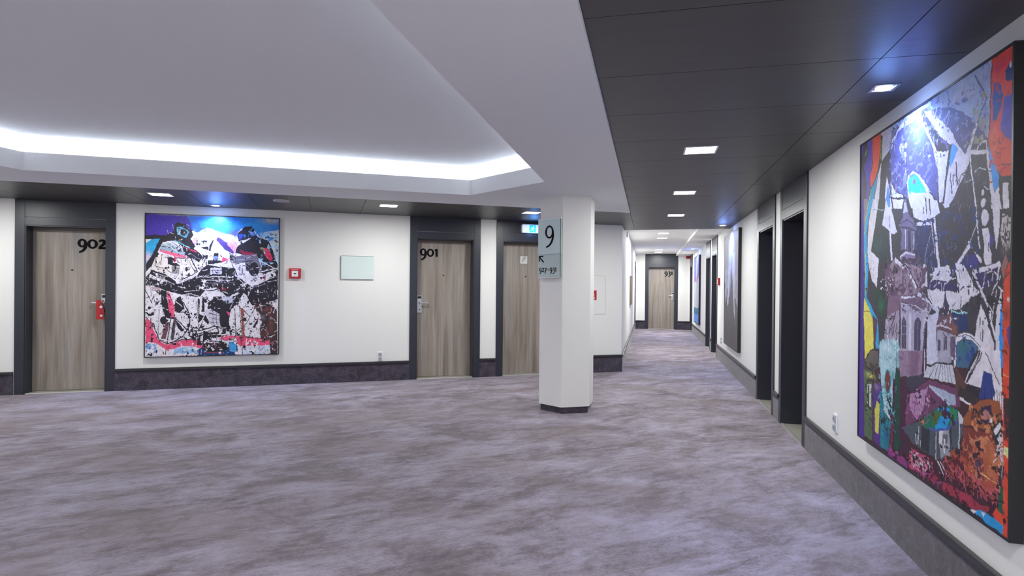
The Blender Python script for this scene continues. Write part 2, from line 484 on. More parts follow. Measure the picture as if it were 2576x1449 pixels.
# ---------------------------------------------------------------- figures (old-style numerals)
def oval(cx, cz, rx, rz, w, m, y0, y1, ws=None):
    n = 12
    pts = [(cx + rx * math.cos(2 * math.pi * i / n), cz + rz * math.sin(2 * math.pi * i / n)) for i in range(n)]
    www = [w * (1 - 0.28 * abs(math.sin(2 * math.pi * i / n))) for i in range(n)]
    m.ribbon(pts, www, y0, y1, 5, True)
def glyph(ch, ox, oz, k, bold, y0, y1):
    """mesh of one numeral: ox,oz = left end of the baseline, k = x-height"""
    m = MB(); w = bold * k
    T = lambda pts: [(ox + k * x, oz + k * z) for x, z in pts]
    if ch == '0': oval(ox + .42 * k, oz + .49 * k, .34 * k, .42 * k, w, m, y0, y1); adv = .92
    elif ch == '9':
        oval(ox + .40 * k, oz + .56 * k, .29 * k, .37 * k, w, m, y0, y1)
        m.ribbon(T([(.70, .62), (.71, .25), (.60, -.08), (.38, -.32), (.12, -.42)]), [w, w, w * .95, w * .8, w * .6], y0 - .0002, y1, 6); adv = .90
    elif ch == '1':
        m.ribbon(T([(.30, 0), (.30, 1.0)]), w * 1.05, y0, y1, 1)
        m.ribbon(T([(.30, .93), (.06, .80)]), w * .7, y0 - .0002, y1, 1); adv = .58
    elif ch == '2':
        m.ribbon(T([(.10, .76), (.26, .90), (.46, .88), (.57, .70), (.46, .46), (.26, .25), (.10, .10)]), [w * .6, w * .8, w, w * 1.05, w * .95, w * .8, w * .7], y0, y1, 5)
        m.ribbon(T([(.04, .08), (.74, .08)]), w * .85, y0 - .0002, y1, 1); adv = .84
    elif ch == '3':
        m.ribbon(T([(.08, .84), (.28, .93), (.48, .88), (.54, .68), (.44, .52), (.24, .42)]), [w * .6, w * .8, w, w, w * .8, w * .6], y0, y1, 5)
        m.ribbon(T([(.24, .44), (.46, .38), (.60, .16), (.54, -.14), (.32, -.36), (.06, -.42)]), [w * .6, w * .85, w, w, w * .85, w * .6], y0 - .0002, y1, 5); adv = .76
    elif ch == '7':
        m.ribbon(T([(.04, .88), (.70, .88)]), w * .8, y0, y1, 1)
        m.ribbon(T([(.66, .88), (.48, .46), (.34, .02), (.24, -.42)]), w * .9, y0 - .0002, y1, 5); adv = .76
    else:
        m.ribbon(T([(.36, .42), (.60, .42)]), w * 1.1, y0, y1, 1); adv = .98
    return m, adv * k
def write(text, x, z, k, bold, y0, y1, mat, parent, name='digit', squeeze=1.0):
    for ch in text:
        m, adv = glyph(ch, 0, 0, k, bold, y0, y1)
        o = m.build(name, mat, parent); o.location = (x, 0, z); o.scale = (squeeze, 1, 1); x += adv * squeeze
    return x

# ---------------------------------------------------------------- doors
def door(n, loc, rz, label, depth=.18, w=.89, hgt=2.15, top=H, number=None, lock='left', mode='full', bold=.2, numx=None):
    e = empty('door_%d' % n, loc, rz); tag(e, label, 'door', kind='structure')
    c = .105; hw = w / 2; pr_ = .014
    for sx in (-1, 1):
        m = MB(); x0, x1 = sorted((sx * hw, sx * (hw + c))); m.box(x0, x1, -pr_, .001, 0, top - .001, .002)
        m.build('casing', M['slate'], e)
        m = MB(); x0, x1 = sorted((sx * hw, sx * (hw - .012))); m.box(x0, x1, -.004, depth, 0, hgt, .0)
        m.build('jamb', M['slate'], e)
    m = MB(); m.box(-hw, hw, -pr_, .001, hgt, hgt + .10, .002); m.build('lintel', M['slate'], e)
    m = MB(); m.box(-hw, hw, -pr_ + .002, .001, hgt + .104, top - .001, .002); m.build('transom_panel', M['slate'], e)
    m = MB(); m.box(-hw + .012, hw - .012, -.004, depth, hgt - .012, hgt, .0); m.build('head_lining', M['slate'], e)
    m = MB(); m.box(-hw + .012, hw - .012, depth, depth + .045, .012, hgt - .012, .002)
    lf = m.build('leaf', M['wood'], e)
    d = depth
    # darker bar across the leaf top, standing in for the rebate shadow
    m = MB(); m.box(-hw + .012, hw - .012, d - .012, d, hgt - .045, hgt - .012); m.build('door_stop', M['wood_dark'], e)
    m = MB(); m.box(-hw + .012, hw - .012, .0, depth, .0, .008); m.build('threshold', M['thresh'], e)
    m = MB(); m.box(-hw + .012, hw - .012, -.012, .018, .0, .012, .002); m.build('threshold_strip', M['strip'], e)
    m = MB(); m.cyl((0, d - .003, 1.59), .012, .008); m.cyl((0, d - .008, 1.59), .006, .004); m.build('peephole', M['socket_dark'], lf)
    if lock:
        sx = -1 if lock == 'left' else 1
        px = sx * (hw - .012 - .058)
        m = MB(); m.box(px - .037, px + .037, d - .016, d, 1.005, 1.275, .006); pl = m.build('lock_plate', M['silver'], lf)
        m = MB(); m.box(px - .028, px + .028, d - .0185, d - .0155, 1.225, 1.262, .003)
        m.cyl((px, d - .017, 1.16), .014, .006); m.cyl((px, d - .017, 1.055), .010, .006); m.build('card_reader', M['black'], lf)
        m = MB(); m.cyl((px, d - .040, 1.16), .010, .05)
        x0, x1 = sorted((px, px - sx * .125)); m.box(x0 - .008, x1 + .004, d - .070, d - .052, 1.150, 1.170, .006)
        m.box(*(sorted((px - sx * .110, px - sx * .128))), d - .066, d - .020, 1.150, 1.170, .005)
        m.build('lever', M['silver'], lf)
    if number:
        k = .122; wd = {'902': 2.60, '901': 2.40, '931': 2.24}[number] * k
        x = (-hw + .075) if numx == 'left' else (hw - .055 - wd * 1.04)
        write(number, x, 1.880, k, .285, d - .004, d, M['ink'], lf, squeeze=1.04 if numx != 'left' else 1.0)
    return e
M['socket_dark'] = plain('dark_brass', rgb(70, 66, 62), .4, metal=.5)
M['wood_dark'] = plain('door_stop_wood', rgb(104, 93, 88), 0.5)  # darkened for the shade on the door leaf; also used for board edging

d902 = door(1, left_at(7.975), RZ_LEFT, 'grey oak door numbered 902 in slate frame with red tag on handle', number='902', lock='right')
d901 = door(2, left_at(3.025), RZ_LEFT, 'grey oak door numbered 901 in a slate frame', number='901', numx='left', lock='left')
dst = door(3, left_at(1.665), RZ_LEFT, 'grey oak stairwell door partly behind the pillar, under the exit sign', number=None, lock='right')
door(4, (.43, YEND, 0), RZ_END, 'grey oak door numbered 931 closing the far end of the corridor', top=HF, number='931', lock='right')
rl = ['dark door recess on the right wall beside the large church painting', 'dark door recess on the right wall just before the charcoal drip painting',
      'dark door recess beside the red call point down the corridor', 'dark door recess just before the farthest painting', 'dark door recess at the very end of the right wall']
for k, (a, b, dd) in enumerate(RD):
    door(5 + k, (XR, (a + b) / 2, 0), RZ_RIGHT, rl[k], depth=.26, w=b - a, top=H if b < YD else 2.53, lock='right')
door(10, (XL, 19.99, 0), RZ_CORR, 'door on the left corridor wall just before the end door', depth=.03, w=.88, top=2.3, lock='right')

# stair pictogram plate on the stairwell door
hw = .445
e = empty('stairs_sign', left_at(1.700), RZ_LEFT)
tag(e, 'small pale square plate with stairs symbol on the stairwell door', 'sign')
m = MB(); m.box(-.062, .062, .171, .1795, 1.798, 1.922, .002); m.build('plate', plain('sign_plate', rgb(205, 204, 200), .4), e)
m = MB()
st = [(-.030, 1.828)]
for k in range(4): st += [(-.030 + .015 * k, 1.840 + .016 * k), (-.015 + .015 * k, 1.840 + .016 * k)]
m.ribbon(st, .006, .1695, .1712, 1); m.ribbon([(-.028, 1.868), (.018, 1.912)], .005, .1695, .1712, 1)
m.cyl((.022, .1705, 1.900), .006, .002)
m.build('stairs_symbol', M['ink'], e)

# red tag hanging on the 902 lever
e = empty('door_hanger', left_at(7.975 - (hw - .012 - .058 - .03)), RZ_LEFT)
tag(e, 'red cardboard tag hanging on the handle of door 902', 'door hanger')
m = MB()
y0, y1 = .098, .102
pts = [(.052 * math.cos(R(a)), 1.15 + .052 * math.sin(R(a))) for a in range(200, -21, -20)]
m.prismy([(-.045, .94), (.045, .94), (.045, 1.06)] + [(.026 + 0, 1.10)] + [(.026 * math.cos(R(a)), 1.150 + .026 * math.sin(R(a))) for a in range(-60, 61, 30)]
         + [(.040 * math.cos(R(a)), 1.150 + .040 * math.sin(R(a))) for a in range(60, -1, -30)][:0] + [(.0, 1.205), (-.045, 1.19), (-.045, 1.06)], y0, y1)
m.build('card', M['red'], e)
for px_, pz_, pr_ in ((.012, 1.105, .018), (.014, .99, .015)):
    m = MB(); m.cyl((px_, y0 - .0006, pz_), pr_, .001, n=18); m.build('white_print', M['plastic'], e)

# ---------------------------------------------------------------- ceiling fixtures
def panel_light(x, y, z, rz, label, power, group='square ceiling panel lights', sz=.225):
    e = empty('ceiling_light', (x, y, z), rz); tag(e, label, 'ceiling light', group)
    m = MB(); h = sz / 2
    for a in ((-h - .008, h + .008, -h - .008, -h + .004), (-h - .008, h + .008, h - .004, h + .008), (-h - .008, -h + .004, -h + .004, h - .004), (h - .004, h + .008, -h + .004, h - .004)):
        m.box(a[0], a[1], a[2], a[3], -.006, 0)
    m.build('trim_frame', M['plastic'], e)
    m = MB(); m.box(-h, h, -h, h, -.004, 0); m.build('diffuser', M['diffuser'], e)
    area('lamp', (0, 0, -.008), sz - .02, power, C_DOWN, parent=e)
    return e
names_r = {4.68: 'square lit ceiling light in the dark corridor ceiling, nearest of its row', 6.727: 'square lit ceiling light, second along the dark corridor ceiling', 8.784: 'square lit ceiling light, third along the dark corridor ceiling'}
for yy, lb in names_r.items(): panel_light(.374, yy, H, 0, lb, P_DOWN)
for xx, yy, zz in ((.374, .58, H), (.374, -1.47, H), (.374, -3.4, H), (-.62, -.4, ZS), (-2.4, -3.4, ZS), (-4.6, -3.4, ZS), (-7.0, 1.4, ZS), (-7.0, -1.2, ZS)):  # unseen lamps added to brighten the near carpet and ceiling
    panel_light(xx, yy, zz, 0, 'square lit ceiling light in the lobby ceiling behind the viewer', P_FILL_BACK, group='square ceiling lights behind the viewer')
for yy, lb in ((13.0, 'first square light in the white far ceiling'), (14.25, 'second square light in the white far ceiling'), (18.6, 'third square light in the white far ceiling'), (19.85, 'square light just in front of the door numbered 931')):
    panel_light(.30, yy, HF, 0, lb, P_DOWN_FAR * .8)
for ss, lb in ((6.65, 'square lit ceiling light in front of the blue and pink painting'), (4.0, 'square lit ceiling light above the pale glass plaque'), (2.01, 'square lit ceiling light beside the pillar near the exit sign'), (8.7, 'square lit ceiling light left of door 902')):
    p = strip_pt(ss, 1.08); panel_light(p[0], p[1], H, TH, lb, P_DOWN)

def spot(x, y, z, rz, tx, label, power=P_SPOT):
    """square recessed picture spot; it leans to local +y (towards the wall)"""
    e = empty('picture_spotlight', (x, y, z), rz); tag(e, label, 'spotlight', 'recessed picture spotlights')
    m = MB()
    for a in ((-.06, .06, -.06, -.045), (-.06, .06, .045, .06), (-.06, -.045, -.045, .045), (.045, .06, -.045, .045)):
        m.box(*a, -.005, 0)
    m.build('trim_frame', M['silver'], e)
    m = MB(); m.cyl((0, 0, -.004), .040, .008, axis='Z', n=28); m.build('lens', M['lens'], e)
    d = bpy.data.lights.new('spot_lamp', 'SPOT'); d.energy = power; d.color = C_SPOT; d.spot_size = R(124); d.spot_blend = 1.0; d.shadow_soft_size = .03
    o = bpy.data.objects.new('spot_lamp', d); COL.objects.link(o); o.parent = e; o.location = (0, 0, -.02); o.rotation_euler = (R(tx), 0, 0)
    # bare lamp added below the lens to put a blue patch on the ceiling
    d = bpy.data.lights.new('lens_spill', 'POINT'); d.energy = power * .022; d.color = (.18, .36, 1.0); d.shadow_soft_size = .07
    o = bpy.data.objects.new('lens_spill', d); COL.objects.link(o); o.parent = e; o.location = (0, 0, -.16)
    return e
spot(1.185, 3.42, H, RZ_RIGHT, 9, 'square recessed spotlight shining blue-white on the large church painting')
p = strip_pt(6.20, .24); spot(p[0], p[1], H, TH, 8, 'recessed spotlight above the blue and pink painting')
spot(1.19, 10.30, H, RZ_RIGHT, 8, 'recessed spotlight above the charcoal drip painting')
spot(1.19, 17.2, 2.53, RZ_RIGHT, 8, 'recessed spotlight above the farthest painting')

p = strip_pt(5.32, 1.07)
e = empty('ceiling_speaker', (p[0], p[1], H), TH); tag(e, 'round pale ceiling disc between two lights in the dark ceiling', 'ceiling speaker')
m = MB(); m.cyl((0, 0, -.007), .095, .014, axis='Z', n=40, r2=.098); m.build('rim', plain('grey_disc', rgb(205, 205, 212), .5), e)
m = MB(); m.cyl((0, 0, -.016), .07, .004, axis='Z', n=40); m.build('grille', plain('grey_grille', rgb(175, 175, 182), .6), e)

# ---------------------------------------------------------------- wall fittings
def outlet(loc, rz, label):
    e = empty('power_outlet', loc, rz); tag(e, label, 'power outlet', 'white double power outlets')
    m = MB(); m.box(-.040, .040, -.010, 0, -.068, .068, .004); m.build('cover_plate', M['plastic'], e)
    for dz in (-.033, .033):
        m = MB(); m.box(-.024, .024, -.020, -.008, dz - .024, dz + .024, .005); f = m.build('socket', M['socket'], e)
        m = MB(); m.cyl((-.009, -.0205, dz), .0035, .002, n=10); m.cyl((.009, -.0205, dz), .0035, .002, n=10); m.build('socket_hole', M['ink'], f)
    return e
M['socket'] = plain('grey_socket', rgb(168, 168, 178), .4)
outlet(left_at(4.005, .366), RZ_LEFT, 'white double power outlet above the skirting left of door 901')
outlet((XR, 4.845, .420), RZ_RIGHT, 'white double power outlet left of the large church painting')
outlet((XR, 11.95, .42), RZ_RIGHT, 'white power outlet low down beyond the charcoal drip painting')

def call_point(loc, rz, label):
    e = empty('fire_call_point', loc, rz); tag(e, label, 'fire alarm', 'red fire alarm call points')
    m = MB(); m.box(-.080, .080, -.042, 0, -.072, .072, .006); m.build('housing', M['red'], e)
    m = MB(); m.box(-.043, .043, -.046, -.040, -.045, .035, .003); w_ = m.build('window_plate', M['plastic'], e)
    m = MB(); m.prismy([(.018 * math.cos(R(a)), -.004 + .009 * math.sin(R(a))) for a in range(0, 360, 30)], -.048, -.046); m.build('push_mark', M['ink'], w_)
    m = MB(); m.box(-.052, .052, -.0435, -.041, .046, .058); m.build('print_band', plain('pink_print', rgb(226, 150, 150), .5), e)
    return e
call_point(left_at(5.205, 1.583), RZ_LEFT, 'red square fire call point between the painting and the glass plaque')
call_point((XR, 12.36, 1.56), RZ_RIGHT, 'small red fire call point far down the right corridor wall')
e = empty('alarm_sounder', (1.30, YEND, 2.48), RZ_END); tag(e, 'red alarm sounder high in the far right corner of the corridor', 'fire alarm')
m = MB(); m.box(-.06, .06, -.05, 0, -.045, .045, .008); m.build('housing', M['red'], e)
m = MB(); m.cyl((0, -.054, 0), .03, .01); m.build('horn', M['red'], e)
e = empty('junction_box', (XL, 12.2, 2.50), RZ_CORR); tag(e, 'small white box high on the left corridor wall', 'box')
m = MB(); m.box(-.12, .12, -.035, 0, -.05, .05, .006); m.build('housing', M['plastic'], e)
e = empty('wooden_board', (XL, 14.8, 1.36), RZ_CORR); tag(e, 'brown wooden board on the left corridor wall seen almost edge-on', 'board')
m = MB(); m.box(-.5, .5, -.03, 0, -.33, .33, .004); m.build('board', M['ply'], e)
m = MB()
for a in ((-.52, .52, -.35, -.33), (-.52, .52, .33, .35), (-.52, -.5, -.33, .33), (.5, .52, -.33, .33)): m.box(a[0], a[1], -.036, 0, a[2], a[3])
m.build('edging', M['wood_dark'], e)

# pale glass plaque
e = empty('glass_plaque', left_at(4.343, 1.681), RZ_LEFT); tag(e, 'blank pale green glass plaque on the white wall left of door 901', 'plaque')
m = MB(); m.box(-.232, .232, -.026, -.016, -.168, .168, .002); m.build('glass_sheet', M['plaque'] if 'plaque' in M else plain('plaque_glass', rgb(206, 222, 220), .08), e)
for zc in (.148, -.148):
    m = MB(); m.box(-.222, .222, -.016, 0, zc - .008, zc + .008); m.build('mount_rail', M['silver'], e)
m = MB(); m.box(-.234, .234, -.028, -.014, .168, .172); m.box(-.234, -.231, -.028, -.014, -.168, .168); m.build('edge_profile', M['glass_edge'], e)

# hydrant cabinet door flush in the wall right of the pillar
e = empty('hydrant_cabinet', left_at(.62, 1.298), RZ_LEFT); tag(e, 'flush white cabinet door with red fire sign in the wall right of the pillar', 'cabinet')
m = MB()
for a in ((-.313, .313, .320, .3235), (-.313, .313, -.3235, -.320), (-.313, -.3095, -.320, .320), (.3095, .313, -.320, .320)): m.box(a[0], a[1], -.003, 0, a[2], a[3])
m.build('joint_frame', plain('grey_joint', rgb(168, 166, 160), .6), e)
m = MB(); m.box(-.309, .309, -.002, 0, -.3195, .3195); m.build('panel_door', M['wall'], e)
m = MB(); m.box(.045, .150, -.004, -.002, -.085, .075); sg = m.build('fire_sign', M['red'], e)
m = MB(); w0, w1 = -.0052, -.004
m.ribbon([(.105, .055), (.085, .050), (.095, .035), (.075, .030)], .008, w0, w1, 3)
m.ribbon([(.115, .015), (.085, .005), (.115, -.005), (.085, -.015)], .006, w0, w1, 1)
m.ribbon([(.115, -.03), (.115, -.07), (.085, -.07), (.085, -.035)], .007, w0, w1, 1)
m.ribbon([(.055, .06), (.055, -.07)], .010, w0, w1, 1)
m.build('white_symbol', M['plastic'], sg)

# exit sign over the stairwell door
e = empty('exit_sign', left_at(1.63, 2.352), RZ_LEFT); tag(e, 'lit white and blue exit sign above the stairwell door', 'exit sign')
def rrect(hx, hz, r, n=5):
    o = []
    for cx, cz, a0 in ((hx - r, hz - r, 0), (-hx + r, hz - r, 90), (-hx + r, -hz + r, 180), (hx - r, -hz + r, 270)):
        o += [(cx + r * math.cos(R(a0 + 90 * i / n)), cz + r * math.sin(R(a0 + 90 * i / n))) for i in range(n + 1)]
    return o
m = MB(); m.prismy(rrect(.185, .070, .02), -.065, -.014); m.build('housing', M['plastic'], e)
m = MB(); m.prismy(rrect(.175, .060, .02), -.068, -.065); fa = m.build('lit_face', M['exit_white'], e)
m = MB(); m.box(-.060, .050, -.0695, -.068, -.058, .058); m.build('green_field', M['exit_cyan'], fa)
m = MB(); y0, y1 = -.0712, -.0696
m.cyl((.012, -.0704, .036), .009, .0015, n=14)
m.ribbon([(.006, .024), (-.006, .0), (-.012, -.012)], .014, y0, y1, 3)
m.ribbon([(-.010, -.008), (.012, -.022), (.010, -.046)], .009, y0, y1, 1); m.ribbon([(-.012, -.010), (-.024, -.030), (-.046, -.034)], .009, y0, y1, 1)
m.ribbon([(.004, .020), (.024, .006), (.036, .014)], .007, y0, y1, 1); m.ribbon([(.002, .022), (-.022, .018), (-.030, -.002)], .007, y0, y1, 1)
m.build('running_figure', M['exit_white'], fa)
d = bpy.data.lights.new('exit_glow', 'POINT'); d.energy = 1.5; d.color = (.12, .36, 1.0); d.shadow_soft_size = .06
o = bpy.data.objects.new('exit_glow', d); COL.objects.link(o); o.parent = e; o.location = (0, -.13, -.04)

# wayfinding glass on the pillar's left face
V0 = Vector(hexa(pr)[0]); V1 = Vector(hexa(pr)[5])
fd = (V0 - V1).normalized(); mid = (V0 + V1) / 2
e = empty('wayfinding_sign', (mid.x, mid.y, 1.862), math.atan2(fd.y, fd.x))
tag(e, 'pale glass sign on the pillar reading 9 with an arrow to rooms 927 - 931', 'sign')
m = MB(); m.box(-.172, .172, -.034, -.024, -.068, .328, .002); m.build('upper_glass', M['glass'], e)
m = MB(); m.box(-.172, .172, -.034, -.024, -.332, -.070, .002); m.build('lower_glass', M['glass_low'], e)
for zc in (.3315, -.3355):
    m = MB(); m.box(-.174, .174, -.036, -.022, zc - .0035, zc + .0035); m.build('edge_profile', M['silver'], e)
m = MB(); m.box(.160, .1725, -.0355, -.034, -.330, .328); m.build('glass_bevel', M['glass_edge'], e)
for cx in (-.13, .13):
    for cz in (-.29, .29):
        m = MB(); m.cyl((cx, -.012, cz), .010, .024, n=16); m.build('standoff', M['silver'], e)
y0, y1 = -.0362, -.0345
m, _ = glyph('9', 0, 0, .175, .15, y0, y1); o = m.build('numeral', M['ink'], e); o.location = (-.07, 0, .085)
m = MB(); m.ribbon([(-.150, -.092), (-.082, -.160)], .016, y0, y1, 1); m.ribbon([(-.150, -.150), (-.150, -.090), (-.090, -.090)], .015, y0 - .0002, y1, 1); m.build('arrow', M['ink'], e)
write('927-931', -.152, -.268, .0475, .23, y0, y1, M['ink'], e, 'digit', .98)

